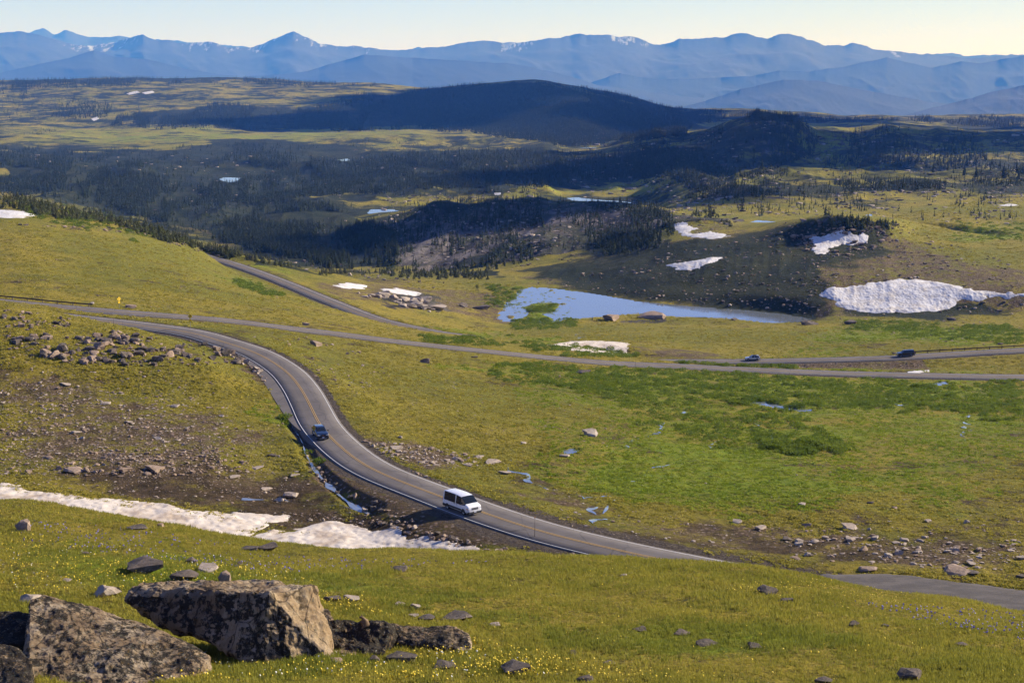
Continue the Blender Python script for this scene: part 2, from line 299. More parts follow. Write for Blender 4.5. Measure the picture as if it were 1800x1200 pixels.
for k, path in RD.items():
    p = path[::2]
    near = (YY > p[:, 1].min()-22) & (YY < p[:, 1].max()+22) & (XX > p[:, 0].min()-22) & (XX < p[:, 0].max()+22)
    ii = np.nonzero(near.ravel())[0]; xs = XX.ravel()[ii]; ys = YY.ravel()[ii]
    dd = np.full(len(ii), 99.); zz = np.zeros(len(ii))
    for a, b in zip(p[:-1], p[1:]):
        q = np.nonzero((np.abs(xs-a[0]) < 20) & (np.abs(ys-a[1]) < 20))[0]
        if not len(q): continue
        ex, ey = b[0]-a[0], b[1]-a[1]
        t = np.clip(((xs[q]-a[0])*ex+(ys[q]-a[1])*ey)/(ex*ex+ey*ey), 0, 1)
        d = np.hypot(xs[q]-a[0]-ex*t, ys[q]-a[1]-ey*t); g = d < dd[q]
        dd[q[g]] = d[g]; zz[q[g]] = (a[2]+(b[2]-a[2])*t)[g]
    R0 = roaddist.ravel(); Z0 = roadz.ravel(); g = dd < R0[ii]
    R0[ii[g]] = dd[g]; Z0[ii[g]] = zz[g]
core = 3.9+YY*.0016
w = 1-sstep(core, core+10+YY*.003, roaddist)
H = H*(1-w)+(roadz-.10-YY*.0002)*w
# melt-water ditch left of the near road
STREAM = [(507,738),(522,757),(532,775),(537,792),(548,812),(562,832),(580,850),(600,868),(622,884),(648,897)]
def raw_hit(px, py, ymin=30., ymax=9000.):
    px = np.atleast_1d(np.asarray(px, float)); py = np.atleast_1d(np.asarray(py, float)); n = len(px)
    a, yv, d = ray(px, py); t = a/yv; sl = d/yv
    ci = np.clip(np.searchsorted(TT, t)-1, 0, NT-2); ft = (t-TT[ci])/(TT[ci+1]-TT[ci])
    EY = np.exp(SS); out = np.full((n, 3), np.nan)
    r0 = max(0, np.searchsorted(EY, ymin)); r1 = np.searchsorted(EY, ymax)
    for i in range(n):
        h = H[r0:r1, ci[i]]*(1-ft[i])+H[r0:r1, ci[i]+1]*ft[i]; g = h-EY[r0:r1]*sl[i]
        k = np.argmax(g >= 0)
        if g[k] < 0 : continue
        if k == 0: Y = EY[r0]
        else:
            f = -g[k-1]/(g[k]-g[k-1]); Y = EY[r0+k-1]+(EY[r0+k]-EY[r0+k-1])*f
        out[i] = (t[i]*Y, Y, Y*sl[i])
    return out
def ground(X, Y):
    X = np.asarray(X, float); Y = np.asarray(Y, float); t = X/Y; s = np.log(Y)
    ci = np.clip(np.searchsorted(TT, t)-1, 0, NT-2); ft = np.clip((t-TT[ci])/(TT[ci+1]-TT[ci]), 0, 1)
    ri = np.clip(np.searchsorted(SS, s)-1, 0, len(SS)-2); fr = np.clip((s-SS[ri])/(SS[ri+1]-SS[ri]), 0, 1)
    return (H[ri, ci]*(1-ft)+H[ri, ci+1]*ft)*(1-fr)+(H[ri+1, ci]*(1-ft)+H[ri+1, ci+1]*ft)*fr
def gsample(A, X, Y):
    t = X/Y; s = np.log(Y)
    ci = np.clip(np.searchsorted(TT, t), 0, NT-1); ri = np.clip(np.searchsorted(SS, s), 0, len(SS)-1)
    return A[ri, ci]
st = raw_hit([p[0] for p in STREAM], [p[1] for p in STREAM], VAL)
stp = catmull([tuple(p) for p in st], .8)
for a in stp[::1]:
    m = (np.abs(XX-a[0]) < 3.2) & (np.abs(YY-a[1]) < 3.2)
    d = np.hypot(XX[m]-a[0], YY[m]-a[1]); H[m] = np.minimum(H[m], a[2]-.5+.55*np.maximum(d-.5, 0)**1.25)
hit = raw_hit

# ------------------------------------------------------------------ materials
def newmat(name):
    m = bpy.data.materials.new(name); m.use_nodes = True; nt = m.node_tree
    return m, nt, nt.nodes, nt.links, nt.nodes['Principled BSDF']
def simple(name, c, rough=.6, metal=0, spec=None, coat=0):
    m, nt, N, L, b = newmat(name)
    b.inputs['Base Color'].default_value = (*c, 1); b.inputs['Roughness'].default_value = rough; b.inputs['Metallic'].default_value = metal
    if coat: b.inputs['Coat Weight'].default_value = coat
    n = N.new('ShaderNodeTexNoise'); n.inputs['Scale'].default_value = 30; mr = N.new('ShaderNodeMapRange')
    mr.inputs[3].default_value = max(0, rough-.06); mr.inputs[4].default_value = rough+.06
    L.new(n.outputs[0], mr.inputs[0]); L.new(mr.outputs[0], b.inputs['Roughness'])
    return m
class NB:
    def __init__(s, nt): s.N = nt.nodes; s.L = nt.links; s.tc = s.N.new('ShaderNodeTexCoord').outputs['Object']
    def noise(s, scale, detail=4, rough=.55, vec=None, dist=0):
        n = s.N.new('ShaderNodeTexNoise'); n.inputs['Scale'].default_value = scale; n.inputs['Detail'].default_value = detail
        n.inputs['Roughness'].default_value = rough; n.inputs['Distortion'].default_value = dist; s.L.new(vec or s.tc, n.inputs['Vector']); return n.outputs[0]
    def vor(s, scale, feat='F1', vec=None, out='Distance'):
        n = s.N.new('ShaderNodeTexVoronoi'); n.feature = feat; n.inputs['Scale'].default_value = scale; s.L.new(vec or s.tc, n.inputs['Vector']); return n.outputs[out]
    def ramp(s, v, pts):
        n = s.N.new('ShaderNodeValToRGB'); e = n.color_ramp.elements
        while len(e) < len(pts): e.new(.5)
        for q, (p, c) in zip(e, pts): q.position = p; q.color = (*c, 1) if len(c) == 3 else c
        s.L.new(v, n.inputs[0]); return n.outputs[0]
    def step(s, v, a, b, lo=0., hi=1.):
        n = s.N.new('ShaderNodeMapRange'); n.interpolation_type = 'SMOOTHSTEP'
        for i, q in enumerate((a, b, lo, hi)): n.inputs[i+1].default_value = q
        s.L.new(v, n.inputs[0]); return n.outputs[0]
    def mix(s, f, a, b, mode='MIX'):
        n = s.N.new('ShaderNodeMix'); n.data_type = 'RGBA'; n.blend_type = mode
        for i, q in ((0, f), (6, a), (7, b)):
            if isinstance(q, (int, float)): n.inputs[i].default_value = q
            elif isinstance(q, tuple): n.inputs[i].default_value = (*q, 1)
            else: s.L.new(q, n.inputs[i])
        return n.outputs[2]
    def m(s, op, a, b=0.):
        n = s.N.new('ShaderNodeMath'); n.operation = op
        for i, q in enumerate((a, b)):
            if isinstance(q, (int, float)): n.inputs[i].default_value = q
            else: s.L.new(q, n.inputs[i])
        return n.outputs[0]
    def map(s, sc, rot=(0, 0, 0)):
        n = s.N.new('ShaderNodeMapping'); n.inputs['Scale'].default_value = sc; n.inputs['Rotation'].default_value = rot; s.L.new(s.tc, n.inputs[0]); return n.outputs[0]
    def bump(s, h, strength, dist, nrm=None):
        n = s.N.new('ShaderNodeBump'); n.inputs['Strength'].default_value = strength; n.inputs['Distance'].default_value = dist
        s.L.new(h, n.inputs['Height'])
        if nrm: s.L.new(nrm, n.inputs['Normal'])
        return n.outputs[0]
    def attr(s, name):
        n = s.N.new('ShaderNodeAttribute'); n.attribute_name = name; sp = s.N.new('ShaderNodeSeparateColor'); s.L.new(n.outputs['Color'], sp.inputs[0]); return sp.outputs

def ground_material():
    m, nt, N, L, b = newmat('meadow_ground'); q = NB(nt)
    c1 = q.attr('cover_a'); c2 = q.attr('cover_b')
    big = q.noise(.012, 6, .6); mid = q.noise(.11, 6, .62); fine = q.noise(1.3, 6, .7); tuft = q.noise(4.5, 3, .6)
    vfine = q.noise(.35, 8, .75)
    g = q.mix(q.step(big, .38, .62), (.31, .245, .032), (.19, .185, .020))
    g = q.mix(q.m('MULTIPLY', q.step(mid, .48, .66), .65), g, (.105, .112, .015))
    g = q.mix(q.m('MULTIPLY', q.step(vfine, .5, .68), .55), g, (.32, .245, .06))
    g = q.mix(q.m('MULTIPLY', q.step(fine, .5, .66), .75), g, (.060, .062, .014))
    g = q.mix(q.m('MULTIPLY', q.step(tuft, .5, .7), .35), g, (.27, .24, .045))
    g = q.mix(q.m('MULTIPLY', q.step(q.noise(.75, 9, .8), .56, .64), .75), g, (.055, .045, .020))
    g = q.mix(q.m('MULTIPLY', q.step(q.noise(.045, 9, .8), .56, .68), .35), g, (.125, .095, .028))
    # lush
    lu = q.mix(q.step(vfine, .4, .62), (.145, .21, .010), (.26, .28, .018))
    lu = q.mix(q.m('MULTIPLY', q.step(q.noise(.35, 6, .7), .52, .64), .7), lu, (.04, .075, .009))
    edge = q.m('ADD', q.m('MULTIPLY', q.m('SUBTRACT', q.noise(.045, 10, .82), .5), 3.8), c1[1])
    g = q.mix(q.step(edge, .35, 1.05), g, lu)
    # dirt
    di = q.mix(q.step(vfine, .4, .65), (.055, .038, .018), (.12, .082, .045))
    edge = q.m('ADD', q.m('MULTIPLY', q.m('SUBTRACT', q.noise(.13, 9, .78), .5), 2.6), c1[2])
    g = q.mix(q.step(edge, .3, .75), g, di)
    # scree
    v1 = q.vor(1.6, 'F1', None, 'Color'); sp = N.new('ShaderNodeSeparateColor'); L.new(v1, sp.inputs[0])
    stone = q.ramp(sp.outputs[0], [(0, (.08, .052, .035)), (.45, (.16, .105, .075)), (.75, (.27, .19, .145)), (1, (.42, .34, .28))])
    d1 = q.vor(1.6)
    stone = q.mix(q.step(d1, .25, .5), stone, (.12, .085, .045))
    edge = q.m('ADD', q.m('MULTIPLY', q.m('SUBTRACT', q.noise(.14, 10, .85), .5), 3.4), c1[0])
    g = q.mix(q.step(edge, .55, .95), g, stone)
    # bedrock slabs
    br = q.noise(.02, 10, .7, q.map((1, .45, 2), (0, 0, .5)))
    st_ = q.noise(1., 7, .68, q.map((.055, .010, .05), (0, 0, .22)))
    bc = q.ramp(st_, [(.38, (.030, .027, .022)), (.5, (.095, .080, .072)), (.66, (.24, .21, .195))])
    bc = q.mix(q.m('MULTIPLY', q.step(br, .47, .6), .85), bc, (.040, .046, .018))
    edge = q.m('ADD', q.m('MULTIPLY', q.m('SUBTRACT', q.noise(.025, 9, .75), .5), 3.0), c2[0])
    g = q.mix(q.step(edge, .55, .7), g, bc)
    # forest floor
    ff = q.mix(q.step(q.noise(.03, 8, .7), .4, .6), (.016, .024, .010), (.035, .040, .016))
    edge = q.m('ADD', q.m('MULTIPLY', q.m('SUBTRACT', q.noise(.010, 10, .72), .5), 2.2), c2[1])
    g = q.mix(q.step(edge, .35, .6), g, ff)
    # road shoulder gravel
    gr = q.mix(q.step(q.noise(3, 5, .7), .4, .65), (.075, .058, .045), (.155, .125, .10))
    edge = q.m('ADD', q.m('MULTIPLY', q.m('SUBTRACT', q.noise(.6, 5, .7), .5), 1.0), c2[2])
    g = q.mix(q.step(edge, .4, .6), g, gr)
    L.new(g, b.inputs['Base Color']); b.inputs['Roughness'].default_value = .95; b.inputs['Specular IOR Level'].default_value = .12
    n1 = q.bump(vfine, 1., 1.7); n2 = q.bump(q.noise(2.2, 5, .75), .8, .4, n1); n3 = q.bump(q.noise(.03, 8, .7), .6, 5, n2)
    L.new(n3, b.inputs['Normal'])
    return m

def rock_material(name, cols, lichen=.4, bumpd=.1, sc=1.):
    m, nt, N, L, b = newmat(name); q = NB(nt)
    oi = N.new('ShaderNodeObjectInfo')
    c = q.ramp(q.noise(.9*sc, 7, .65), [(.3, cols[0]), (.5, cols[1]), (.7, cols[2])])
    c = q.mix(q.step(oi.outputs['Random'], 0, 1, 0, .35), c, cols[3])
    c = q.mix(q.m('MULTIPLY', q.step(q.noise(2.6*sc, 8, .75), .5, .6), lichen), c, (.028, .026, .022))
    c = q.mix(q.m('MULTIPLY', q.step(q.noise(4.1*sc, 5, .7), .6, .68), .5*lichen), c, (.30, .27, .17))
    L.new(c, b.inputs['Base Color']); b.inputs['Roughness'].default_value = .9; b.inputs['Specular IOR Level'].default_value = .2
    L.new(q.bump(q.noise(3*sc, 8, .75), .8, bumpd), b.inputs['Normal'])
    return m
M = {}
M['ground'] = ground_material()
M['rock_brown'] = rock_material('brown_granite', [(.13, .088, .062), (.26, .185, .135), (.41, .31, .235), (.34, .265, .21)], .35)
M['rock_pale'] = rock_material('pale_granite', [(.22, .18, .14), (.36, .30, .245), (.48, .42, .36), (.40, .31, .25)], .22)
M['rock_dark'] = rock_material('dark_lichened_rock', [(.05, .042, .036), (.11, .09, .075), (.22, .18, .15), (.16, .12, .10)], .7)

def lichen_rock_material():
    m, nt, N, L, b = newmat('lichened_boulder'); q = NB(nt)
    v = q.map((1, 1, .45), (0, .3, .3))
    c = q.ramp(q.noise(.8, 8, .7, v), [(.34, (.20, .135, .08)), (.48, (.40, .285, .175)), (.60, (.58, .46, .32))])
    a = N.new('ShaderNodeAttribute'); a.attribute_name = 'lichen'  # carries lichen cover and also the painted sunlit faces
    c = q.mix(q.m('MULTIPLY', q.step(a.outputs['Fac'], .05, .12, 1., 0.), .38), c, (.62, .43, .23))  # golden sunlit tint put into the colour where the value is low
    ck = q.vor(.9, 'DISTANCE_TO_EDGE', q.map((1, 1, .6), (.3, .5, .2))); ckw = q.m('ADD', ck, q.m('MULTIPLY', q.m('SUBTRACT', q.noise(3, 6, .8), .5), .12))
    c = q.mix(q.m('MULTIPLY', q.step(ckw, .0, .035, 1., 0.), .8), c, (.03, .024, .018))
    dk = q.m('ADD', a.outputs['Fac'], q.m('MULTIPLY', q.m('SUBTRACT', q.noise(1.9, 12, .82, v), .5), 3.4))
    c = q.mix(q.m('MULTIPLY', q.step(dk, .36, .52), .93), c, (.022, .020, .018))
    c = q.mix(q.m('MULTIPLY', q.step(q.noise(6, 6, .8), .56, .62), .55), c, (.36, .33, .27))
    c = q.mix(q.m('MULTIPLY', q.step(q.noise(9, 4, .7), .60, .66), .7), c, (.30, .17, .03))
    c = q.mix(q.m('MULTIPLY', q.step(q.noise(5, 4, .8), .60, .64), .5), c, (.16, .2, .15))
    L.new(c, b.inputs['Base Color']); b.inputs['Roughness'].default_value = .92; b.inputs['Specular IOR Level'].default_value = .2
    n1 = q.bump(q.noise(2.6, 12, .8, v), 1., .4); L.new(q.bump(q.noise(12, 6, .8), .8, .06, n1), b.inputs['Normal'])
    return m
M['lichen_rock'] = lichen_rock_material()

def foliage_material(name, a, bcol, c3):
    m, nt, N, L, b = newmat(name); q = NB(nt)
    oi = N.new('ShaderNodeObjectInfo')
    c = q.mix(q.step(q.noise(.12, 6, .7), .38, .62), a, bcol)
    c = q.mix(q.m('MULTIPLY', q.step(q.noise(.9, 4, .6), .5, .65), .6), c, c3)
    c = q.mix(q.m('MULTIPLY', oi.outputs['Random'], .3), c, bcol)
    if 'conifer' in name: c = q.mix(q.m('MULTIPLY', q.step(q.noise(.12, 3, .5), .58, .68), .5), c, (.075, .062, .045))
    L.new(c, b.inputs['Base Color']); b.inputs['Roughness'].default_value = .8; b.inputs['Specular IOR Level'].default_value = .15
    return m
M['conifer'] = foliage_material('conifer_needles', (.022, .034, .014), (.045, .058, .020), (.014, .022, .010))
M['krummholz'] = foliage_material('dwarf_conifer_needles', (.055, .070, .018), (.095, .095, .028), (.030, .040, .012))
M['willow'] = foliage_material('willow_leaves', (.095, .15, .016), (.17, .215, .024), (.06, .10, .012))
M['grass'] = foliage_material('alpine_grass_blades', (.25, .245, .034), (.35, .31, .052), (.14, .17, .022))
def translucent(mt, w):
    nt = mt.node_tree; N = nt.nodes; L = nt.links; b = N['Principled BSDF']; t = N.new('ShaderNodeBsdfTranslucent'); mxs = N.new('ShaderNodeMixShader'); mxs.inputs[0].default_value = w
    L.new(b.inputs['Base Color'].links[0].from_socket, t.inputs[0]); L.new(b.outputs[0], mxs.inputs[1]); L.new(t.outputs[0], mxs.inputs[2]); L.new(mxs.outputs[0], N['Material Output'].inputs[0])
for k_ in ('grass', 'willow'): translucent(M[k_], .4)
M['bark'] = simple('bark', (.07, .05, .04), .9)
M['yellow'] = simple('yellow_petals', (.75, .55, .02), .6)
M['white_petal'] = simple('white_petals', (.7, .7, .62), .6)
M['blue_petal'] = simple('blue_petals', (.14, .12, .42), .6)

def snow_material():
    m, nt, N, L, b = newmat('old_snow'); q = NB(nt)
    c = q.mix(q.step(q.noise(.25, 8, .7), .42, .66), (.62, .61, .62), (.50, .46, .42))
    c = q.mix(q.m('MULTIPLY', q.step(q.noise(2.2, 4, .7, q.map((1, .6, 1))), .56, .68), .45), c, (.36, .29, .23))
    L.new(c, b.inputs['Base Color']); b.inputs['Roughness'].default_value = .7; b.inputs['Specular IOR Level'].default_value = .2
    v = q.vor(1.1, 'SMOOTH_F1', q.map((1, .7, 1))); n1 = q.bump(v, .8, .24); L.new(q.bump(q.noise(2.5, 6, .7), .5, .08, n1), b.inputs['Normal'])
    return m
M['snow'] = snow_material()
M['dirty_snow'] = snow_material(); _d = [n for n in M['dirty_snow'].node_tree.nodes if n.type == 'MIX']
M['dirty_snow'].name = 'dirty_snow'; _d[0].inputs[6].default_value = (.60, .54, .475, 1); _d[0].inputs[7].default_value = (.40, .32, .245, 1); _d[1].inputs[7].default_value = (.2, .14, .09, 1)
def water_material():
    m, nt, N, L, b = newmat('still_water'); q = NB(nt)
    b.inputs['Base Color'].default_value = (.15, .17, .19, 1); b.inputs['IOR'].default_value = 1.9; b.inputs['Specular IOR Level'].default_value = 1.0
    r = q.step(q.noise(.05, 4, .6), .4, .7, .03, .16); L.new(r, b.inputs['Roughness'])
    L.new(q.bump(q.noise(1.2, 3, .5), .05, .03), b.inputs['Normal'])
    return m
M['water'] = water_material()
def asphalt_material():
    m, nt, N, L, b = newmat('weathered_asphalt'); q = NB(nt)
    uv = N.new('ShaderNodeUVMap'); sx = N.new('ShaderNodeSeparateXYZ'); L.new(uv.outputs[0], sx.inputs[0])
    c = q.mix(q.step(q.noise(.15, 7, .65), .38, .62), (.105, .092, .088), (.135, .12, .113))
    mp = N.new('ShaderNodeMapping'); mp.inputs['Scale'].default_value = (9, .05, 1); L.new(uv.outputs[0], mp.inputs[0])
    c = q.mix(q.m('MULTIPLY', q.step(q.noise(1., 4, .6, mp.outputs[0]), .42, .68), .45), c, (.075, .066, .062))
    c = q.mix(q.m('MULTIPLY', q.step(q.noise(14, 4, .8), .5, .7), .35), c, (.17, .155, .145))
    vc = q.vor(.22, 'DISTANCE_TO_EDGE', q.map((1, .8, 1))); vcw = q.m('ADD', vc, q.m('MULTIPLY', q.m('SUBTRACT', q.noise(1.5, 6, .75), .5), .10))
    c = q.mix(q.m('MULTIPLY', q.step(vcw, 0., .02, 1., 0.), .5), c, (.035, .032, .03))
    L.new(c, b.inputs['Base Color']); b.inputs['Roughness'].default_value = .85; b.inputs['Specular IOR Level'].default_value = .3
    L.new(q.bump(q.noise(25, 4, .7), .4, .01), b.inputs['Normal'])
    return m
M['asphalt'] = asphalt_material()
def paint_mat(name, c):
    m, nt, N, L, b = newmat(name); q = NB(nt)
    L.new(q.mix(q.m('MULTIPLY', q.step(q.noise(2.5, 7, .8), .5, .68), .55), c, (.16, .15, .14)), b.inputs['Base Color']); b.inputs['Roughness'].default_value = .7
    return m
M['white_line'] = paint_mat('white_road_paint', (.60, .60, .60)); M['yellow_line'] = paint_mat('yellow_road_paint', (.50, .31, .08))
def gravel_mat():
    m, nt, N, L, b = newmat('pullout_gravel'); q = NB(nt)
    c = q.mix(q.step(q.noise(.3, 8, .7, q.map((1, 2.5, 1))), .4, .62), (.052, .045, .044), (.095, .082, .077))
    c = q.mix(q.m('MULTIPLY', q.step(q.noise(9, 4, .8), .5, .7), .4), c, (.2, .17, .15))
    L.new(c, b.inputs['Base Color']); b.inputs['Roughness'].default_value = .95; L.new(q.bump(q.noise(5, 6, .8), .6, .06), b.inputs['Normal']); return m
M['gravel'] = gravel_mat()

# ------------------------------------------------------------------ object helpers
def tag(o, label=None, cat=None, group=None, kind=None):
    if label: o['label'] = label
    if cat: o['category'] = cat
    if group: o['group'] = group
    if kind: o['kind'] = kind
    return o
def np_mesh(name, V, Fc, mat=None, smooth=False):
    me = bpy.data.meshes.new(name); V = np.ascontiguousarray(V, dtype=np.float32); Fc = np.ascontiguousarray(Fc, dtype=np.int32)
    me.vertices.add(len(V)); me.vertices.foreach_set('co', V.ravel())
    k = Fc.shape[1]; me.loops.add(Fc.size); me.loops.foreach_set('vertex_index', Fc.ravel())
    me.polygons.add(len(Fc)); me.polygons.foreach_set('loop_start', np.arange(0, Fc.size, k, dtype=np.int32))
    if smooth: me.polygons.foreach_set('use_smooth', np.ones(len(Fc), bool))
    else: me.polygons.foreach_set('use_smooth', np.zeros(len(Fc), bool))
    me.update(); me.validate()
    if mat: me.materials.append(mat)
    return me
def link(name, me, parent=None, loc=None):
    o = bpy.data.objects.new(name, me); col.objects.link(o)
    if parent: o.parent = parent
    if loc is not None: o.location = loc
    return o
def empty(name, loc=(0, 0, 0), rz=0):
    o = bpy.data.objects.new(name, None); col.objects.link(o); o.location = loc; o.rotation_euler = (0, 0, rz); o.empty_display_size = .3; return o
def grid_faces(nr, nc):
    i = np.arange(nr-1)[:, None]*nc+np.arange(nc-1)[None, :]
    return np.stack([i, i+1, i+nc+1, i+nc], -1).reshape(-1, 4)

# ------------------------------------------------------------------ ground
gverts = np.stack([XX, YY, H], -1).reshape(-1, 3)
gme = np_mesh('ground', gverts, grid_faces(len(SS), NT), M['ground'], True)
shoulder = (1-sstep(3.6, 5.6, roaddist))+.75*(1-sstep(4, 9, roaddist))*(YY < 175)*(sstep(600, 900, PX))
ca = np.ones((gverts.shape[0], 4), np.float32); ca[:, 0] = scree.ravel(); ca[:, 1] = lush.ravel(); ca[:, 2] = dirt.ravel()
cb = np.ones((gverts.shape[0], 4), np.float32); cb[:, 0] = bedrock.ravel(); cb[:, 1] = fmask.ravel(); cb[:, 2] = np.clip(shoulder, 0, 1).ravel()
for n_, a_ in (('cover_a', ca), ('cover_b', cb)):
    at = gme.attributes.new(n_, 'FLOAT_COLOR', 'POINT'); at.data.foreach_set('color', a_.ravel())
g = link('ground', gme); tag(g, 'alpine meadow and rocky hills rolling down from the camera', 'ground', kind='structure')

# ------------------------------------------------------------------ roads
def ribbon(name, path, offs, zoff, mat, skirt=0.):
    P = np.asarray(path); T = np.gradient(P[:, :2], axis=0); T /= np.linalg.norm(T, axis=1)[:, None]; Nn = np.stack([-T[:, 1], T[:, 0]], 1)
    rows = []; cr = []
    for o in offs:
        q = np.column_stack([P[:, :2]+Nn*o, P[:, 2]+zoff-abs(o)*.015]); rows.append(q)
    if skirt:
        a = rows[0].copy(); a[:, 2] -= skirt; a[:, :2] += Nn*(offs[0]/abs(offs[0]))*.3; bb = rows[-1].copy(); bb[:, 2] -= skirt; bb[:, :2] += Nn*(offs[-1]/abs(offs[-1]))*.3
        rows = [a]+rows+[bb]; offs = [offs[0]-.3]+list(offs)+[offs[-1]+.3]
    V = np.stack(rows, 1).reshape(-1, 3); nc = len(rows); me = np_mesh(name, V, grid_faces(len(P), nc)[:, ::-1], mat, True)
    uv = me.uv_layers.new(name='UVMap'); s = np.concatenate([[0], np.cumsum(np.linalg.norm(np.diff(P[:, :2], axis=0), axis=1))])
    UVv = np.stack([np.repeat(np.array(offs, float)[None], len(P), 0), np.repeat(s[:, None], nc, 1)], -1).reshape(-1, 2)
    li = np.empty(len(me.loops), np.int32); me.loops.foreach_get('vertex_index', li); uv.data.foreach_set('uv', UVv[li].astype(np.float32).ravel())
    return me
for k in RD:
    hw = 3.35
    tag(link('road', ribbon('road', RD[k], [-hw, -1.5, 1.5, hw], 0, M['asphalt'], .7)), {'A': 'grey paved road crossing below the meadow from left to right', 'B': 'paved road with white edge lines curving past the van', 'C': 'narrow paved road slanting down the left hillside', 'D': 'paved road carrying the silver and black cars at right'}[k], 'road', kind='structure')
    wl_ = {'B': .10, 'A': .06, 'C': .06, 'D': .06}[k]
    for s_ in (-1, 1):
        tag(link('road_edge_line', ribbon('road_edge_line', RD[k], [s_*3.0-wl_/2, s_*3.0+wl_/2], .012, M['white_line'])), 'white painted edge line', 'road marking', kind='structure')
        tag(link('road_centre_line', ribbon('road_centre_line', RD[k], [s_*.13-.045, s_*.13+.045], .012, M['yellow_line'])), 'yellow painted centre line', 'road marking', kind='structure')
# extra paved strip inside the bend
Bp = RD['B']; bpx = project(Bp[:, 0], Bp[:, 1], Bp[:, 2])[0]; seg = (bpx > 440) & (bpx < 572)
sgn = 1
Tt = Bp[np.nonzero(seg)[0][5]+1]-Bp[np.nonzero(seg)[0][5]]; nl = np.array([-Tt[1], Tt[0]]); sgn = -1 if nl[0] > 0 else 1
segp = Bp[seg]
prof = np.sin(np.linspace(0, math.pi, len(segp)))**.7*2.1
Tn = np.gradient(segp[:, :2], axis=0); Tn /= np.linalg.norm(Tn, axis=1)[:, None]; Nn = np.stack([-Tn[:, 1], Tn[:, 0]], 1)*sgn
a_ = np.column_stack([segp[:, :2]+Nn*3.3, segp[:, 2]-.055]); b_ = np.column_stack([segp[:, :2]+Nn*(3.3+prof[:, None]), segp[:, 2]-.07]); c_ = b_.copy(); c_[:, 2] -= .6
tag(link('paved_shoulder', np_mesh('paved_shoulder', np.stack([a_, b_, c_], 1).reshape(-1, 3), grid_faces(len(segp), 3), M['asphalt'])), 'paved strip widening the inside of the bend', 'shoulder', kind='structure')

def sheet(name, poly, zfun, mat, step, thick, edge_noise=.0, seed=0, edge_drop=.25, bulge_w=3.0, nl=1.0):
    """sheet following the ground inside a world outline; sinks into the ground at its edge"""
    P = np.asarray(poly); x0, y0 = P.min(0)-step*2; x1, y1 = P.max(0)+step*2
    nx = int((x1-x0)/step)+2; ny = int((y1-y0)/step)+2
    gx, gy = np.meshgrid(np.linspace(x0, x1, nx), np.linspace(y0, y1, ny))
    sdv = poly_sd(poly, gx, gy)+edge_noise*(fbm(gx/nl/4, gy/nl/4, 5, seed)*1.4)
    z = zfun(gx, gy, sdv)
    keep = sdv < step*1.6
    idx = -np.ones(gx.size, int); kk = np.nonzero(keep.ravel())[0]; idx[kk] = np.arange(len(kk))
    Fq = idx[grid_faces(ny, nx)]; Fq = Fq[(Fq >= 0).all(1)]
    V = np.stack([gx, gy, z], -1).reshape(-1, 3)[kk]
    return np_mesh(name, V, Fq, mat, True)

pull_me = sheet('gravel_pullout', pullw, lambda x, y, s: -52.36-sstep(-.6, .8, s)*.3+fbm(x/5, y/5, 3, 3)*.02, M['gravel'], .5, 0, .5, 5)
tag(link('gravel_pullout', pull_me), 'dark gravel pullout beside the hidden road at lower right', 'pullout', kind='structure')

# ------------------------------------------------------------------ water
for nm, wp, z, lab, cat in WPOLY:
    P = np.asarray(wp); size = max(np.ptp(P[:, 0]), np.ptp(P[:, 1])); cx, cy = P.mean(0)
    big = [(cx+(x-cx)*1.0, cy+(y-cy)*1.0) for x, y in wp]
    me = sheet(nm, big, lambda x, y, s: np.zeros_like(x)+z, M['water'], size/60, 0, min(4.0, size*.035)+size*.006, 9)
    tag(link(nm, me), lab, cat, kind='structure')
# stream in the ditch
wv = np.clip(.42+.9*fbm(np.arange(len(stp))/3.5, np.zeros(len(stp)), 3, 5), .03, 1.1); wv[-18:] *= 1.5; wv *= .5; wv[:int(len(wv)*.5)] *= .3
Tn = np.gradient(stp[:, :2], axis=0); Tn /= np.linalg.norm(Tn, axis=1)[:, None]; Nn = np.stack([-Tn[:, 1], Tn[:, 0]], 1)
V = np.stack([np.column_stack([stp[:, :2]-Nn*wv[:, None], stp[:, 2]-.38]), np.column_stack([stp[:, :2]+Nn*wv[:, None], stp[:, 2]-.38])], 1).reshape(-1, 3)
tag(link('stream', np_mesh('stream', V, grid_faces(len(stp), 2)[:, ::-1], M['water'])), 'narrow melt stream in the ditch beside the bend', 'stream', kind='structure')
